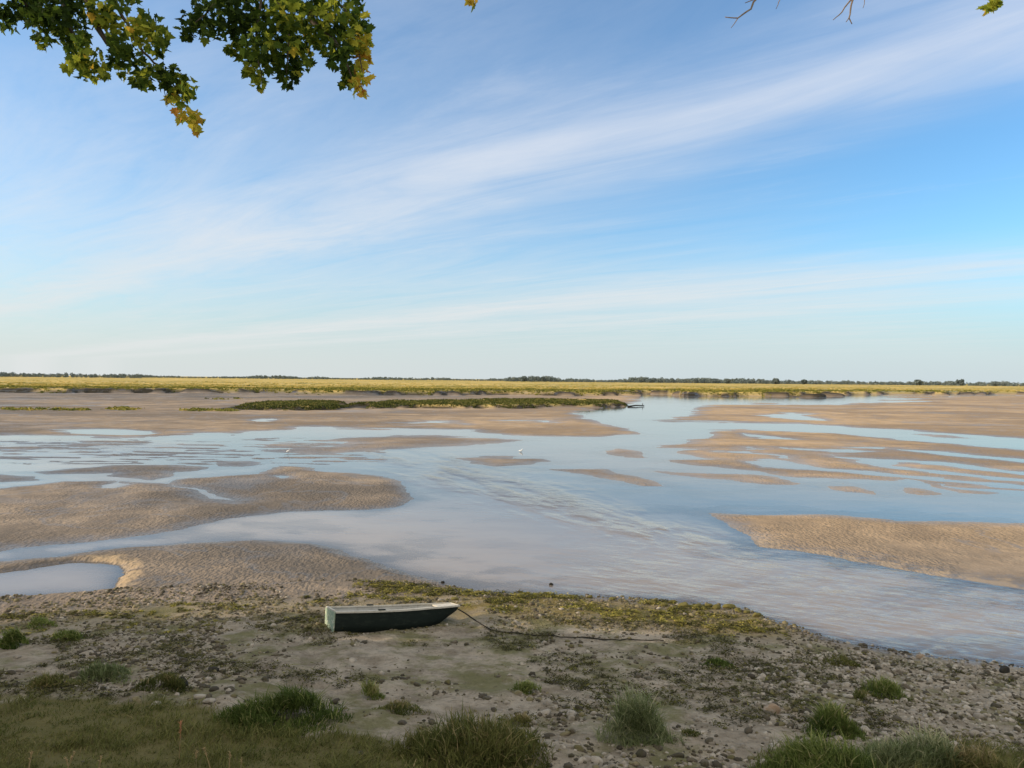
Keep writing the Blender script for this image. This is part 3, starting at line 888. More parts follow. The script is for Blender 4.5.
def leaves(name, clusters, parent, dens=1.0, size=.09):
    Vs = []; Fs = []; Ts = []; off = 0
    for (px, py, r, tn, *rest) in clusters:
        Yd = DB + random.uniform(-.5, .5)
        c = atdepth(px, py, Yd); R = r * Yd / FPX
        r *= 1.08
        n = max(6, int(r * r * .25 * dens))
        for k in range(n):
            a = random.uniform(0, 6.28); q = math.sqrt(random.random())
            p = c + Vector((math.cos(a) * q * R, random.uniform(-1, 1) * R * 1.1, math.sin(a) * q * R))
            s = size * random.uniform(.5, 1.35)
            # leaves hang from their stalks, tips down and out
            e = Euler((math.radians(random.gauss(-115, 38)), random.gauss(0, .45), random.uniform(0, 6.28)))
            mt = e.to_matrix()
            fold = random.uniform(.05, .55)
            lv = LV.copy()
            z = np.abs(lv[:, 0]) * fold - (lv[:, 1] - .4) ** 2 * random.uniform(.1, .9)
            l3 = np.stack([lv[:, 0], lv[:, 1], z], -1) * s
            l3 = l3 @ np.array(mt).T + np.array(L(p))
            Vs.append(l3); Fs.append(LF + off); off += len(LV)
            Ts.append(np.full(len(LV), min(1, max(0, tn - .05 + random.gauss(0, .14)))))
    return mesh_np(name, np.concatenate(Vs), np.concatenate(Fs), M['leaf'], parent, dict(tint=np.concatenate(Ts)), smooth=False)


def limb(paths, mat='bark'):
    bm = bmesh.new()
    for pts, r0, r1 in paths:
        P = [L(atdepth(x, y, d)) if len(q) == 0 else L(Vector((x, y, d))) for (x, y, d, *q) in pts]
        n = len(P)
        # subdivide with slight wander
        Q = [P[0]]
        for a, b in zip(P, P[1:]):
            for t in (.33, .66, 1):
                w = (b - a).length * .03
                Q.append(a.lerp(b, t) + (Vector((random.gauss(0, w), random.gauss(0, w), random.gauss(0, w))) if t < 1 else Vector()))
        tube(bm, Q, [r0 + (r1 - r0) * i / (len(Q) - 1) for i in range(len(Q))], 6)
    return bm_obj('branch', bm, M[mat], tree)


fw = tuple(fork + to)
F0 = (*fw, 1)
b1 = limb([([F0, (-60, -120, 7.5), (40, -40, 8.6), (84, -5, 9), (96, 22, 9), (107, 43, 9), (122, 52, 9)], .09, .012),
           ([(40, -40, 8.6), (20, -10, 8.8), (30, 15, 9)], .03, .01), ([(40, -40, 8.6), (60, -8, 9), (66, 20, 9), (80, 45, 9), (88, 60, 9)], .03, .008),
           ([(84, -30, 9), (118, 8, 9), (132, 33, 9), (143, 52, 9), (160, 66, 9), (176, 88, 9), (190, 116, 9)], .024, .005),
           ([(96, 22, 9), (92, 30, 9), (88, 27, 9)], .008, .004), ([(164, 84, 9), (166, 98, 9), (167, 107, 9)], .005, .003), ([(166, 102, 9), (169, 104, 9)], .004, .003)])
g_, y_, o_ = .28, .58, .86  # cluster tints below paint shaded and sunlit leaves besides the autumn tips
leaves('foliage', [(4, 10, 12, .15), (8, 24, 7, .25), (22, 4, 14, .1), (36, 8, 15, .2), (46, 24, 13, .25), (58, 10, 17, .12), (62, 30, 13, .3), (76, 22, 12, .15), (80, 36, 8, .3), (42, 40, 7, .45), (70, 40, 6, .3), (76, 6, 10, .12),
                   (88, 60, 16, .5), (80, 66, 10, .58), (97, 70, 10, .5), (84, 46, 7, .4), (76, 58, 8, .55),
                   (92, 10, 8, .5), (104, 5, 10, .42), (106, 18, 11, .58), (114, 26, 10, .55), (100, 24, 5, .7), (118, 2, 8, .35),
                   (140, 30, 13, .58), (152, 25, 12, .45), (160, 38, 9, .4), (158, 48, 7, .3), (146, 40, 11, .5), (147, 17, 5, .25), (134, 26, 7, .62),
                   (117, 42, 9, .35), (120, 55, 10, .3), (126, 68, 8, .5), (112, 60, 5, .2), (132, 48, 5, .3),
                   (142, 62, 9, .25), (138, 78, 9, .45), (150, 74, 11, .28), (162, 72, 9, .3), (172, 70, 8, .35), (168, 82, 8, .3), (182, 82, 11, .4), (190, 90, 7, .45), (178, 94, 9, .62), (172, 98, 5, .85),
                   (184, 110, 7, .72), (190, 116, 9, .75), (196, 118, 7, .66), (194, 126, 5, .92), (182, 116, 5, .8)], b1, 1.0)
leaves('foliage', [(random.uniform(-20, 130), random.uniform(-60, -8), 18, .25) for _ in range(16)], b1, .4)
b2 = limb([([F0, (60, -150, 7.6), (200, -60, 8.7), (260, -20, 9), (300, 5, 9), (325, 30, 9), (340, 50, 9), (352, 78, 9)], .09, .008),
           ([(200, -60, 8.7), (225, -8, 9), (205, 15, 9), (190, 25, 9)], .02, .006), ([(260, -20, 9), (258, 20, 9), (256, 50, 9), (262, 82, 9)], .02, .005),
           ([(260, -20, 9), (290, 20, 9), (288, 50, 9), (286, 74, 9)], .02, .005), ([(300, -20, 9), (345, 8, 9), (360, 40, 9), (362, 85, 9)], .02, .005)])
leaves('foliage', [(188, 28, 8, .2), (186, 36, 5, .25), (197, 20, 11, .15), (208, 12, 12, .1), (216, 28, 9, .18), (228, 8, 15, .08), (224, 24, 8, .15), (206, 30, 6, .2),
                   (244, 8, 17, .08), (250, 26, 14, .15), (236, 34, 7, .2), (234, 48, 8, .4), (244, 52, 8, .42), (254, 44, 12, .25), (262, 60, 7, .3), (252, 66, 8, .5), (258, 76, 8, .58), (258, 84, 5, .6),
                   (268, 14, 17, .3), (276, 34, 15, .3), (278, 50, 12, .25), (272, 60, 8, .3), (286, 62, 10, .25), (288, 74, 9, .25), (284, 78, 6, .3), (296, 66, 8, .3),
                   (292, 14, 17, .45), (300, 36, 14, .38), (304, 52, 9, .45), (306, 62, 6, .4), (296, 46, 8, .5), (268, 66, 5, .4),
                   (316, 10, 17, .52), (322, 30, 13, .4), (332, 14, 15, .45), (322, 44, 9, .4), (346, 18, 13, .4), (338, 34, 12, .3), (330, 54, 8, .25), (342, 50, 11, .25), (346, 66, 9, .25), (338, 60, 6, .3),
                   (352, 34, 10, .5), (358, 20, 9, .4), (364, 22, 7, .35), (360, 36, 10, .66), (366, 44, 7, .72), (364, 56, 7, .82), (358, 50, 8, .6), (360, 66, 7, .85), (350, 76, 8, .4), (358, 80, 9, .75), (360, 90, 6, .85), (346, 84, 5, .5), (364, 74, 6, .8), (354, 4, 10, .4)], b2, 1.0)
leaves('foliage', [(random.uniform(180, 370), random.uniform(-60, -8), 18, .22) for _ in range(16)], b2, .4)
b3 = limb([([F0, (200, -230, 7.4), (460, -90, 8.6), (640, -60, 9), (780, -40, 9), (990, -22, 9)], .085, .015),
           ([(470, -88, 8.7), (475, -20, 9), (473, -3, 9)], .012, .004), ([(985, -24, 9), (992, -6, 9)], .01, .005)])
leaves('foliage', [(473, 0, 4, .85), (992, 1, 7, .55), (988, 4, 4, .8), (995, 5, 4, .6), (472, -14, 9, .4)], b3, 1.5)
limb([([(768, -42, 9), (760, -8, 9), (751, 9, 9), (738, 18, 9), (725, 17, 9)], .016, .005), ([(738, 18, 9), (731, 28, 9)], .006, .003), ([(757, -2, 9), (745, 3, 9)], .007, .004), ([(782, -20, 9), (781, -2, 9), (776, 9, 9)], .009, .003),
      ], 'twig')
limb([([(870, -32, 9), (855, -6, 9), (851, 6, 9), (849, 18, 9), (852, 24, 9)], .015, .006), ([(854, -3, 9), (842, 12, 9), (833, 20, 9)], .01, .004), ([(849, 18, 9), (846, 22, 9)], .006, .004), ([(862, -20, 9), (865, -3, 9), (863, 8, 9)], .007, .003)], 'twig')


# ------------------------------------------------------------------ rowing punt
bs = at(336, 634)           # near bottom corner at the stern
BL, BB, BH = 2.85, 1.06, .44
yaw = math.radians(23)
boat = empty('rowing_boat', (bs.x, bs.y, 0))
ux = Vector((math.cos(yaw), math.sin(yaw), 0)); uy = Vector((-math.sin(yaw), math.cos(yaw), 0))
bc = Vector((bs.x, bs.y, 0)) + uy * (BB / 2)
zb = max(ground(*(bc + ux * t).xy) for t in (.2, .8, 1.4))
boat.location = (bc.x - .03, bc.y, bs.z - .09)
boat.scale = (.95, 1, .93)
boat.rotation_euler = Euler((math.radians(-10), math.radians(4.6), yaw), 'XYZ')
tag(boat, 'small dark green flat-bottomed rowing boat lying on the mud beach', 'boat')

# stations along x: (x, half beam at sheer, half beam at floor, sheer z, floor z)
st = [(0, .50, .44, .45, 0.0), (.4, .53, .46, .447, -.002), (.9, .54, .47, .446, -.004), (1.4, .525, .45, .45, -.004), (1.85, .48, .40, .462, .0), (2.15, .43, .34, .475, .03), (2.4, .395, .29, .48, .10), (2.62, .35, .25, .488, .235), (2.86, .30, .22, .498, .385)]


def hullshape(inset, floor_up, close_stern=True):
    bm = bmesh.new(); rings = []
    for x, hs, hf, zs, zf in st:
        hs -= inset; hf -= inset
        zf += floor_up
        q = []
        for t in (1, .66, .33, 0):
            bulge = .018 * math.sin(math.pi * t)
            q.append((x, -(hf + (hs - hf) * t + bulge), zf + (zs - zf) * t))
        q += [(x, -hf * .5, zf - .004), (x, 0, zf - .006), (x, hf * .5, zf - .004)]
        for t in (0, .33, .66, 1):
            bulge = .018 * math.sin(math.pi * t)
            q.append((x, hf + (hs - hf) * t + bulge, zf + (zs - zf) * t))
        rings.append([bm.verts.new(p) for p in q])
    for r0, r1 in zip(rings, rings[1:]):
        for k in range(len(r0) - 1):
            bm.faces.new((r0[k], r0[k + 1], r1[k + 1], r1[k]))
    return bm, rings


bm, rings = hullshape(0, 0)
bm.faces.new(rings[-1])
hull = bm_obj('hull', bm, M['hull'], boat)
bm, rings = hullshape(.022, .025)
bm.faces.new(rings[-1]); 
inner = bm_obj('inner_lining', bm, M['inner'], boat)
# transom plank
bm = bmesh.new()
x, hs, hf, zs, zf = st[0]
outl = [(-hs, zs), (-(hf + .33 * (hs - hf) + .016), zf + .33 * (zs - zf)), (-hf, zf), (hf, zf), (hf + .33 * (hs - hf) + .016, zf + .33 * (zs - zf)), (hs, zs), (hs * .5, zs + .012), (0, zs + .016), (-hs * .5, zs + .012)]
a = [bm.verts.new((-.03, y, z)) for y, z in outl]; b = [bm.verts.new((.025, y * .97, z)) for y, z in outl]
bm.faces.new(a); bm.faces.new(b[::-1])
for k in range(len(a)): bm.faces.new((a[k], a[(k + 1) % len(a)], b[(k + 1) % len(a)], b[k]))
tr = bm_obj('transom', bm, M['transom'], boat, False)
bm = bmesh.new(); bmesh.ops.create_cube(bm, size=1)
bmesh.ops.scale(bm, vec=(.05, .86, .035), verts=bm.verts); bmesh.ops.translate(bm, vec=(-.012, 0, zs + .022), verts=bm.verts)
bmesh.ops.bevel(bm, geom=bm.edges[:], offset=.008, segments=2, affect='EDGES')
bm_obj('top_rail', bm, M['gunwale'], tr, False)
# gunwales
for sgn in (-1, 1):
    bm = bmesh.new()
    P = []
    for x, hs, hf, zs, zf in st:
        c = [(x, sgn * (hs + .03), zs - .022), (x, sgn * (hs + .034), zs + .016), (x, sgn * (hs - .045), zs + .02), (x, sgn * (hs - .045), zs - .012)]
        P.append([bm.verts.new(p) for p in c])
    for r0, r1 in zip(P, P[1:]):
        for k in range(4): bm.faces.new((r0[k], r0[(k + 1) % 4], r1[(k + 1) % 4], r1[k]))
    bm.faces.new(P[0]); bm.faces.new(P[-1][::-1])
    bm_obj('gunwale', bm, M['gunwale'], boat, False)
# bow deck and bow board
bm = bmesh.new()
q = [(2.45, .36, .472), (2.65, .325, .486), (2.87, .27, .504)]
top = [bm.verts.new((x, -y, z)) for x, y, z in q] + [bm.verts.new((x, y, z)) for x, y, z in q[::-1]]
low = [bm.verts.new((vv.co.x, vv.co.y, vv.co.z - .03)) for vv in top]
bm.faces.new(top); bm.faces.new(low[::-1])
for k in range(6): bm.faces.new((top[k], low[k], low[(k + 1) % 6], top[(k + 1) % 6]))
bm_obj('bow_deck', bm, M['gunwale'], boat, False)
bm = bmesh.new(); bmesh.ops.create_cube(bm, size=1)
bmesh.ops.scale(bm, vec=(.04, .63, .06), verts=bm.verts); bmesh.ops.translate(bm, vec=(2.885, 0, .485), verts=bm.verts)
bmesh.ops.bevel(bm, geom=bm.edges[:], offset=.01, segments=2, affect='EDGES')
bm_obj('bow_board', bm, M['gunwale'], boat, False)
# thwarts
for x, w_, z in ((.5, .96, .30), (1.4, .96, .30)):
    bm = bmesh.new(); bmesh.ops.create_cube(bm, size=1)
    bmesh.ops.scale(bm, vec=(.22, w_, .03), verts=bm.verts); bmesh.ops.translate(bm, vec=(x, 0, z), verts=bm.verts)
    bmesh.ops.bevel(bm, geom=bm.edges[:], offset=.006, segments=1, affect='EDGES')
    bm_obj('thwart', bm, M['inner'], boat, False)
# oarlock block and mooring ring
for sgn in (-1, 1):
    bm = bmesh.new(); bmesh.ops.create_cube(bm, size=1)
    bmesh.ops.scale(bm, vec=(.16, .05, .03), verts=bm.verts); bmesh.ops.translate(bm, vec=(1.0, sgn * .535, .478), verts=bm.verts)
    bmesh.ops.bevel(bm, geom=bm.edges[:], offset=.008, segments=1, affect='EDGES')
    bm_obj('oarlock_block', bm, M['hull'], boat, False)
bm = bmesh.new()
tube(bm, [(2.91 + .035 * math.cos(t), 0, .43 + .035 * math.sin(t)) for t in [i * math.pi / 6 for i in range(13)]], [.007] * 13, 6)
bm_obj('mooring_ring', bm, M['rope'], boat)
bpy.context.view_layer.update()
ringp = boat.matrix_world @ Vector((2.94, 0, .40))

# mooring rope: from the bow ring down to the mud and off to the right
way = [(492, 632), (505, 633), (530, 636), (560, 638), (590, 639.5), (620, 641), (650, 641.5), (668, 641.5)]
RP = [ringp]
for i, (x, y) in enumerate(way):
    p = at(x, y); p.z += .02 + 0
    RP.append(p)
Q = []
for a, b in zip(RP, RP[1:]):
    for t in (0, .25, .5, .75):
        p = a.lerp(b, t) + Vector((0, random.gauss(0, .02), random.uniform(0, .012)))
        if len(Q) > 3: p.z = ground(p.x, p.y) + .02 + random.uniform(0, .012)
        Q.append(p)
bm = bmesh.new()
tube(bm, [q - RP[0] for q in Q], [.011 + random.uniform(0, .006) for _ in Q], 6)
rope = bm_obj('mooring_rope', bm, M['rope']); rope.location = RP[0]
tag(rope, 'dark weedy mooring rope running from the bow across the mud', 'rope')


# ------------------------------------------------------------------ stones
def stone_mesh(seed, sub=2, name='stone'):
    bm = bmesh.new(); bmesh.ops.create_icosphere(bm, subdivisions=sub, radius=1)
    r = random.Random(seed)
    pl = []
    for _ in range(9):
        d = Vector((r.gauss(0, 1), r.gauss(0, 1), r.gauss(0, 1))).normalized()
        pl.append((d, r.uniform(.55, .9)))
    sx, sy, sz = r.uniform(.8, 1.25), r.uniform(.65, 1), r.uniform(.45, .75)
    for vv in bm.verts:
        c = vv.co
        for d, k in pl:
            e = c.dot(d)
            if e > k: c -= d * (e - k) * .85
        vv.co = Vector((c.x * sx, c.y * sy, c.z * sz)) * r.uniform(.96, 1.04)
    return bm


SM = {}
for mk in ('stone', 'mudstone', 'weedstone'):
    SM[mk] = []
    for k in range(8):
        bm = stone_mesh(k * 7 + len(mk), 2)
        me = bpy.data.meshes.new('beach_stone'); bm.to_mesh(me); bm.free()
        for p in me.polygons: p.use_smooth = True
        me.materials.append(M[mk]); SM[mk].append(me)


def stone(px, py, wpx, mk, label, group=None, name='beach_stone', cat='stone', sink=.25, hz=1.0):
    p = at(px, py); s = wpx * p.y / FPX / 2
    me = random.choice(SM[mk])
    o = bpy.data.objects.new(name, me); C.objects.link(o)
    o.location = (p.x, p.y, p.z + s * .5 * hz * (1 - sink) - s * .15)
    o.scale = (s, s * random.uniform(.8, 1.1), s * hz); o.rotation_euler = (random.gauss(0, .2), random.gauss(0, .2), random.uniform(0, 6.28))
    return tag(o, label, cat, group)


def rock(px, py, wpx, mat, label, hz=1.0, name='rock', cat='rock', seed=1, stretch=1.0):
    bm = stone_mesh(seed, 3)
    o = bm_obj(name, bm, M[mat])
    p = at(px, py); s = wpx * p.y / FPX / 2
    o.location = (p.x, p.y, p.z + s * .2 * hz); o.scale = (s * stretch, s * .8, s * hz)
    return tag(o, label, cat)


rock(770, 712, 20, 'brownstone', 'brown rounded rock with a pale top alone on the bare mud', .95, seed=4)
rock(1004, 672, 15, 'darkrock', 'black rounded rock at the water edge near the right border', 1.1, seed=9)
rock(667, 733, 24, 'stone', 'largest pale slab stone right of the pale feathery tuft', .7, seed=12)
rock(182, 687, 15, 'darkrock', 'dark square block beside the scrubby plant on the left beach', 1.5, seed=15)
rock(200, 698, 14, 'stone', 'pale stone below the dark block on the left', .8, seed=18)
rock(209, 702, 16, 'stone', 'lower of two pale stones below the dark block', .7, seed=21)
rock(213, 671, 12, 'darkrock', 'small dark flat stone on the mud right of the dark block', .7, seed=24)
rock(17, 658, 9, 'stone', 'pale round stone below the leafy tuft at the left edge', .9, seed=27)
rock(20, 671, 10, 'stone', 'pale grey stone near the left edge above the turf', .8, seed=30)
rock(921, 658, 12, 'brownstone', 'tan stone by the water edge left of the black rock', .8, seed=33)
rock(551, 586, 5, 'darkrock', 'dark pebble standing in the shallows above the tide line', 1.4, seed=36)
rock(443, 583, 5, 'darkrock', 'dark stone at the edge of the shallows above the bow', 1.2, seed=39)
rock(712, 595, 9, 'darkrock', 'flat dark stone awash in the water right of the weed line', .6, seed=42)
rock(822, 618, 7, 'weedstone', 'green weedy stone awash in the ripples at right', 1, seed=45)
rock(806, 616, 6, 'darkrock', 'dark stone awash left of the green weedy stone', .9, seed=48)
rock(783, 633, 10, 'weedstone', 'yellow green weedy stone at the shoreline corner', 1, seed=51)
rock(624, 587, 6, 'darkrock', 'lone dark stone in the grey shallows right of centre', .7, seed=54)
wr_ = [(652, 604, 9), (664, 606, 8), (673, 603, 7), (684, 607, 10), (697, 608, 9), (709, 607, 8), (716, 609, 9), (729, 608, 10), (738, 612, 9), (747, 613, 8), (757, 617, 9), (752, 622, 8), (735, 617, 7), (700, 614, 8), (478, 594, 9), (500, 596, 7), (455, 600, 8), (520, 597, 8), (612, 600, 7), (590, 598, 6)]
for k, (x, y, w_) in enumerate(wr_):
    bm = stone_mesh(300 + k, 3)
    o = bm_obj('weedy_rock', bm, M['wrackrock']); p = at(x, y); q_ = w_ * p.y / FPX / 2
    o.location = (p.x, p.y, p.z + q_ * .3); o.scale = (q_ * 1.1, q_ * .9, q_ * 1.1)
    lab = 'yellow green weed-covered rock in the row along the right waterline' if x > 560 else 'yellow green weed-covered rock at the waterline behind the boat bow'
    tag(o, lab, 'rock', 'weed-covered rocks along the right waterline' if x > 560 else 'weed-covered rocks behind the boat bow')
# dark log at the tip of the long mud island
p = at0(628, 407); q = at0(644, 406.3)
bm = bmesh.new(); tube(bm, [Vector((0, 0, .1)), (q - p) * .5 + Vector((0, .5, .25)), (q - p) + Vector((0, 0, .15))], [.17, .14, .10], 8)
tube(bm, [(q - p) * .9 + Vector((0, 0, .1)), (q - p) * .92 + Vector((0, 0, .7))], [.08, .06], 6)
lg = bm_obj('driftwood_log', bm, M['darkrock']); lg.location = (p.x, p.y, 0)
tag(lg, 'dark log jutting into the channel from the mud island tip', 'log')

# individual stones and the uncounted rest
NT_ = 260000
yy = np.sqrt(rng.uniform(7.6 ** 2, 21.5 ** 2, NT_)); xx = rng.uniform(-.95, .95, NT_) * yy
zz = ground_arr(xx, yy)
px = 512 + FPX * xx / yy; py = hor(px) + (CAMZ - zz) * FPX / yy
n = fbm(xx * .9, yy * .9, 4, 33); n2 = fbm(xx * 3.1, yy * 3.1, 3, 34)
rightbank = sstep(640, 860, px) * sstep(630, 680, py)
mid = sstep(655, 710, py) * sstep(400, 520, px) * .7
tide = np.exp(-((py - 616) / 17) ** 2)
left = sstep(340, 200, px) * sstep(706, 680, py) * .9
bare = np.exp(-((px - 330) / 80) ** 2 - ((py - 662) / 18) ** 2) + np.exp(-((px - 725) / 60) ** 2 - ((py - 705) / 24) ** 2) * .9 + np.exp(-((px - 330) / 120) ** 2 - ((py - 735) / 18) ** 2) + np.exp(-((px - 560) / 160) ** 2 - ((py - 640) / 6) ** 2) * .7
tm = turf_mask(px, py, 0.0)
dd = (.32 + rightbank * 1.8 + mid + tide * .9 + left * 1.2) * np.maximum(sstep(.36, .56, n), .75 * rightbank) * (.35 + 1.3 * sstep(.35, .65, n2)) * (1 - np.minimum(.93, bare)) * (1 - .97 * tm)
keep = np.where((rng.random(NT_) < dd * .66) & (yy < np.interp(xx, SX, SY) + .25))[0][:26000]
size = .013 + rng.exponential(.019, NT_) + np.where(rightbank > .5, .006, 0)
size = np.minimum(size, .085)
pale = rng.random(NT_) < np.where(rightbank > .4, .6, np.where(mid > .25, .42, .15))
wr = rng.random(NT_)
cand = []
for i in keep:
    mk = 'weedstone' if (tide[i] > .35 and wr[i] < .7) else ('stone' if pale[i] else ('weedstone' if wr[i] < .25 else 'mudstone'))
    cand.append((size[i] * FPX / yy[i], float(size[i]), float(xx[i]), float(yy[i]), float(zz[i]), float(px[i]), float(py[i]), mk))
cand.sort(reverse=True)
inview = [c for c in cand if 2 < c[5] < 1022 and 585 < c[6] < 764]
solo = inview[:300]; ids = set(id(c) for c in solo)
for c in solo:
    _, s, xx, yy, zz, px, py, mk = c
    side = 'left part' if px < 341 else ('middle part' if px < 683 else 'right part')
    kindw = {'stone': 'pale grey', 'mudstone': 'brown muddy', 'weedstone': 'weed-covered'}[mk]
    lab = f'{kindw} stone on the {side} of the beach'
    me = random.choice(SM[mk])
    o = bpy.data.objects.new('beach_stone', me); C.objects.link(o)
    o.location = (xx, yy, zz + s * random.uniform(-.15, .22)); o.scale = (s, s, s * random.uniform(.8, 1.15)); o.rotation_euler = (random.gauss(0, .25), random.gauss(0, .25), random.uniform(0, 6.28))
    tag(o, lab, 'stone', f'{kindw} stones on the {side} of the beach')
for mk, lab in (('stone', 'small pale pebbles spread over the beach and the right bank'), ('mudstone', 'small brown muddy pebbles spread over the beach'), ('weedstone', 'small weed-covered pebbles along the tide line')):
    base = []
    for k in range(8):
        bm = stone_mesh(k * 5 + 100, 1)
        base.append((np.array([vv.co[:] for vv in bm.verts]), np.array([[vv.index for vv in f.verts] for f in bm.faces]))); bm.free()
    Vs, Fs, Ts, off = [], [], [], 0
    for c in cand:
        if id(c) in ids or c[7] != mk: continue
        _, s, xx, yy, zz, px, py, _m = c
        V0, F0_ = random.choice(base)
        e = np.array(Euler((random.gauss(0, .3), random.gauss(0, .3), random.uniform(0, 6.28))).to_matrix())
        Vs.append((V0 * s) @ e.T + np.array([xx, yy, zz + s * random.uniform(-.2, .2)])); Fs.append(F0_ + off); off += len(V0)
        Ts.append(np.full(len(V0), random.random()))
    tag(mesh_np('pebbles', np.concatenate(Vs), np.concatenate(Fs), M[mk], None, dict(tint=np.concatenate(Ts))), lab, 'pebbles', None, 'stuff')

# seaweed along the tide line (stuff) and loose clumps
def weedmesh(pts, rad, per, size, tl, th):
    n = len(pts) * per
    c = np.repeat(pts, per, 0); r = np.repeat(rad, per)
    a = rng.uniform(0, 6.28, n); q = np.sqrt(rng.uniform(0, 1, n))
    x = c[:, 0] + np.cos(a) * q * r; y = c[:, 1] + np.sin(a) * q * r
    z = ground_arr(x, y) + rng.uniform(.0, 1, n) * r * .55 * (1 - q * q) + .004
    base = np.stack([x, y, z], -1)
    h = rng.uniform(.02, .07, n) * size; ln = rng.normal(0, .06, (n, 2)) * size
    tint = np.clip(np.repeat(rng.uniform(tl, th, len(pts)), per) + rng.normal(0, .15, n), 0, 1)
    return blades(base, h * .6, ln, rng.uniform(.015, .04, n) * size, tint, 1.0)


pts = []; rad = []; tl = []
while len(pts) < 1000:
    px = random.uniform(350, 790) if random.random() < .72 else random.uniform(-60, 350)
    xs = (px - 512) / FPX * 19
    d0 = random.uniform(.1, 3.0) ** 1 * random.random() ** .4
    ysh = float(np.interp(xs, SX, SY))
    yy = ysh - d0 - (1.6 if px < 350 else 0); xx = (px - 512) / FPX * yy
    if px > 770 and d0 > 1: continue
    if float(fbm(np.array([xx * 1.1]), np.array([yy * 1.6]), 3, 71)[0]) < .53: continue
    pts.append((xx, yy, 0)); rad.append(random.uniform(.05, .17) * (1 if px > 350 else .7))
V, F, T = weedmesh(np.array(pts), np.array(rad), 22, 1.0, .05, .85)
tag(mesh_np('seaweed', V, F, M['weed'], None, dict(tint=T)), 'yellow brown seaweed strewn along the sunlit tide line', 'seaweed', None, 'stuff')
pts = []; rad = []
while len(pts) < 1700:
    yy = random.uniform(10.5, 17.5); xx = random.uniform(-.7, .7) * yy
    px, py = proj((xx, yy, ground(xx, yy)))
    if turf_mask(np.array([px]), np.array([py]), 0.0)[0] > .3 or yy > float(np.interp(xx, SX, SY)) - 1: continue
    if float(fbm(np.array([xx * .8]), np.array([yy * .8]), 4, 73)[0]) < .52: continue
    pts.append((xx, yy, 0)); rad.append(random.uniform(.05, .2))
V, F, T = weedmesh(np.array(pts), np.array(rad), 18, .8, 0, .35)
tag(mesh_np('seaweed', V, F, M['weed'], None, dict(tint=T)), 'dark olive weed lying in patches on the shaded mud', 'seaweed', None, 'stuff')


# ------------------------------------------------------------------ birds
def bird(px, py, h, label, standing=True):
    p = at0(px, py); p.z = max(0, ground(p.x, p.y))
    t = empty('bird', p); t.scale = (h, h, h)
    bm = bmesh.new()
    if standing:
        tube(bm, [(-.34, 0, .40), (-.2, 0, .5), (0, 0, .56), (.14, 0, .62), (.2, 0, .74), (.17, 0, .88), (.22, 0, .97), (.30, 0, .97)], [.02, .09, .13, .085, .045, .038, .05, .02], 10)
        bm_obj('body', bm, M['feather'], t)
        for s in (-1, 1):
            bm = bmesh.new(); tube(bm, [(.0, s * .05, .48), (.02, s * .05, .25), (0, s * .05, -.02)], [.016, .012, .012], 5)
            bm_obj('leg', bm, M['darkrock'], t)
        bm = bmesh.new(); tube(bm, [(.29, 0, .97), (.42, 0, .95)], [.018, .004], 5); bm_obj('beak', bm, M['beak'], t)
    else:
        tube(bm, [(-.6, 0, .34), (-.4, 0, .34), (-.1, 0, .3), (.15, 0, .33), (.27, 0, .55), (.33, 0, .75), (.42, 0, .78)], [.02, .12, .24, .2, .11, .12, .05], 10)
        bm_obj('body', bm, M['feather'], t)
        bm = bmesh.new(); tube(bm, [(.42, 0, .76), (.58, 0, .72)], [.035, .008], 5); bm_obj('beak', bm, M['beak'], t)
    tag(t, label, 'bird')


bird(288, 454.5, .42, 'white long-necked bird standing in the shallow channel left of centre')
bird(521, 452, .3, 'white bird sitting on the water near mid channel', False)

# ------------------------------------------------------------------ sun, sky
SUN_EL, SUN_AZ = math.radians(16.5), math.radians(-96)      # azimuth from +Y, negative = left
sd = bpy.data.lights.new('sun', 'SUN'); sd.energy = 5.0; sd.angle = math.radians(.55); sd.color = (1, .80, .58)
so = bpy.data.objects.new('sun', sd); C.objects.link(so)
dirv = Vector((math.sin(SUN_AZ) * math.cos(SUN_EL), math.cos(SUN_AZ) * math.cos(SUN_EL), math.sin(SUN_EL)))
so.rotation_euler = dirv.to_track_quat('Z', 'Y').to_euler(); so.location = dirv * 100

w = bpy.data.worlds.new('World'); scene.world = w; w.use_nodes = True
w.node_tree.nodes.clear()
g = NT(w.node_tree)
wo = g.node('ShaderNodeOutputWorld'); bg = g.node('ShaderNodeBackground')
sky = g.node('ShaderNodeTexSky', sky_type='NISHITA'); sky.sun_disc = False
sky.sun_elevation = SUN_EL; sky.sun_rotation = SUN_AZ; sky.air_density = 1.0; sky.dust_density = .6; sky.ozone_density = 2.2; sky.altitude = 0
tc = g.node('ShaderNodeTexCoord').outputs['Generated']
sp = g.node('ShaderNodeSeparateXYZ'); g.put(sp.inputs[0], tc)
zc = g.math('MAXIMUM', sp.outputs[2], .02)
zz_ = g.math('ADD', zc, .015)
cx = g.math('DIVIDE', sp.outputs[0], zz_); cy = g.math('DIVIDE', sp.outputs[1], zz_)
tt = g.math('ADD', g.math('MULTIPLY', cx, .70), g.math('MULTIPLY', cy, .714))     # across the streaks
ss = g.math('SUBTRACT', g.math('MULTIPLY', cx, .714), g.math('MULTIPLY', cy, .70))  # along them
cv = g.node('ShaderNodeCombineXYZ'); g.put(cv.inputs[0], g.math('MULTIPLY', ss, .22)); g.put(cv.inputs[1], tt)
cv0 = g.node('ShaderNodeCombineXYZ'); g.put(cv0.inputs[0], g.math('MULTIPLY', ss, .5)); g.put(cv0.inputs[1], tt)
wv = g.noise(cv0.outputs[0], .5, 4, .6)
tw = g.math('ADD', tt, g.math('MULTIPLY', g.math('SUBTRACT', wv, .5), 1.7))


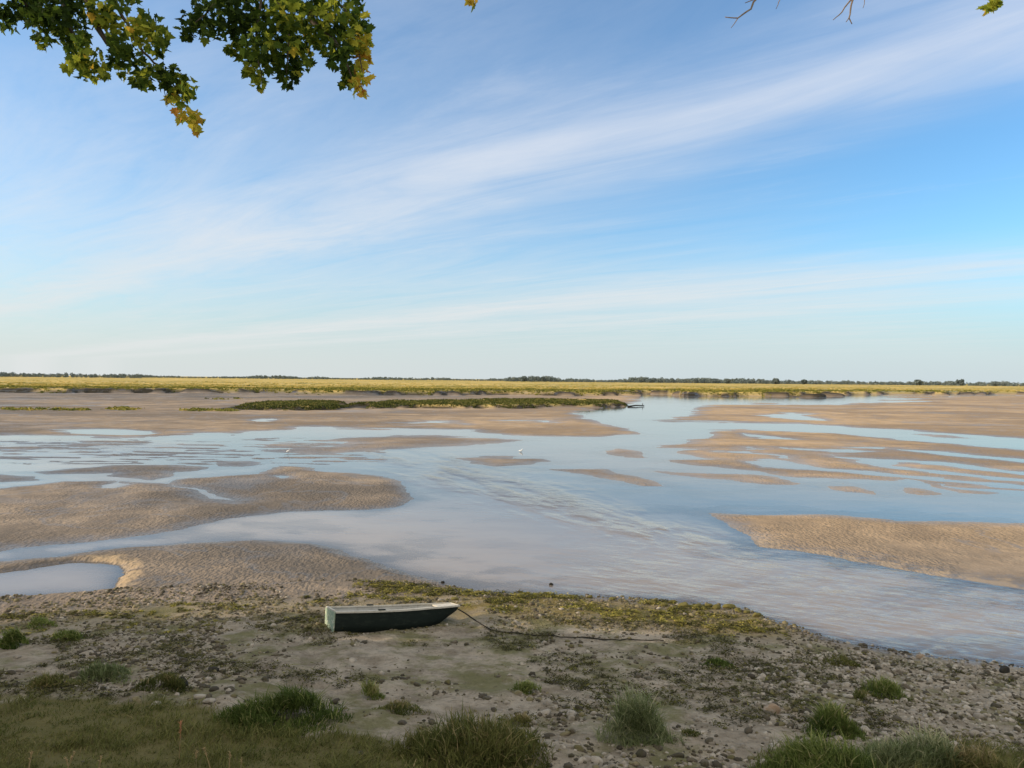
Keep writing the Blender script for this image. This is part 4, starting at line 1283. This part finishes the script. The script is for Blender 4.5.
def band(c, wdt, amp):
    x = g.math('DIVIDE', g.math('SUBTRACT', tw, c), wdt)
    return g.math('MULTIPLY', g.math('POWER', 2.718, g.math('MULTIPLY', g.math('MULTIPLY', x, x), -1)), amp)


dens = g.math('ADD', band(2.4, .42, .85), band(6.7, .7, .9))
dens = g.math('ADD', dens, band(8.6, .7, .5))
dens = g.math('ADD', dens, band(1.2, .5, .2))
leftm = g.mapr(ss, -.8, -5.0, 0, 1)
dens = g.math('ADD', dens, g.math('MULTIPLY', leftm, .5))
fib = g.noise(cv.outputs[0], 1.7, 8, .66, .9)
fib2 = g.noise(cv0.outputs[0], 3.6, 7, .65, .7)
tex = g.math('ADD', g.math('MULTIPLY', fib, .8), g.math('MULTIPLY', fib2, .2))
tex = g.math('ADD', .5, g.math('MULTIPLY', g.math('SUBTRACT', tex, .5), g.mapr(sp.outputs[2], .015, .07)))
cl = g.math('MULTIPLY', dens, g.mapr(tex, .22, .74, .22, 1.08))
cl = g.math('ADD', cl, g.mapr(tex, .54, .74, 0, .13))
cl = g.math('SUBTRACT', 1, g.math('POWER', 2.718, g.math('MULTIPLY', cl, -1.3)))
# bright warm cloud added out of view, overhead and behind, as fill light
fill_veil = g.math('MAXIMUM', g.mapr(sp.outputs[2], .46, .75, 0, 1), g.mapr(sp.outputs[1], .25, -.3, 0, 1))
fill_veil = g.math('MULTIPLY', fill_veil, g.mapr(fib, .3, .7, .6, .95))
cl = g.math('MAXIMUM', cl, fill_veil)
skyc = g.mix(1, sky.outputs[0], (.86, 1.24, 1.47), 'MULTIPLY')
skyc = g.mix(g.mapr(sp.outputs[2], -.03, .19, .95, 0), skyc, g.mix(g.mapr(cx, -12, 12), (4.2, 4.6, 4.65), (3.4, 4.3, 4.8)))
cloudc = g.mix(g.mapr(sp.outputs[2], .02, .4), (5.3, 5.4, 5.4), (5.3, 5.55, 6.1))
cloudc = g.mix(fill_veil, cloudc, (9.8, 9.0, 7.6))  # the added fill cloud is brighter and warmer than the visible one
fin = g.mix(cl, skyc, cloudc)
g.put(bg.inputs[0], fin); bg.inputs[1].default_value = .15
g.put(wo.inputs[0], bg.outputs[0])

scene.view_settings.view_transform = 'Standard'
scene.view_settings.look = 'None'
scene.view_settings.exposure = 0
scene.render.engine = 'CYCLES'
scene.cycles.use_denoising = True
scene.cycles.max_bounces = 8
scene.cycles.transparent_max_bounces = 12
scene.cycles.caustics_reflective = False
scene.cycles.caustics_refractive = False
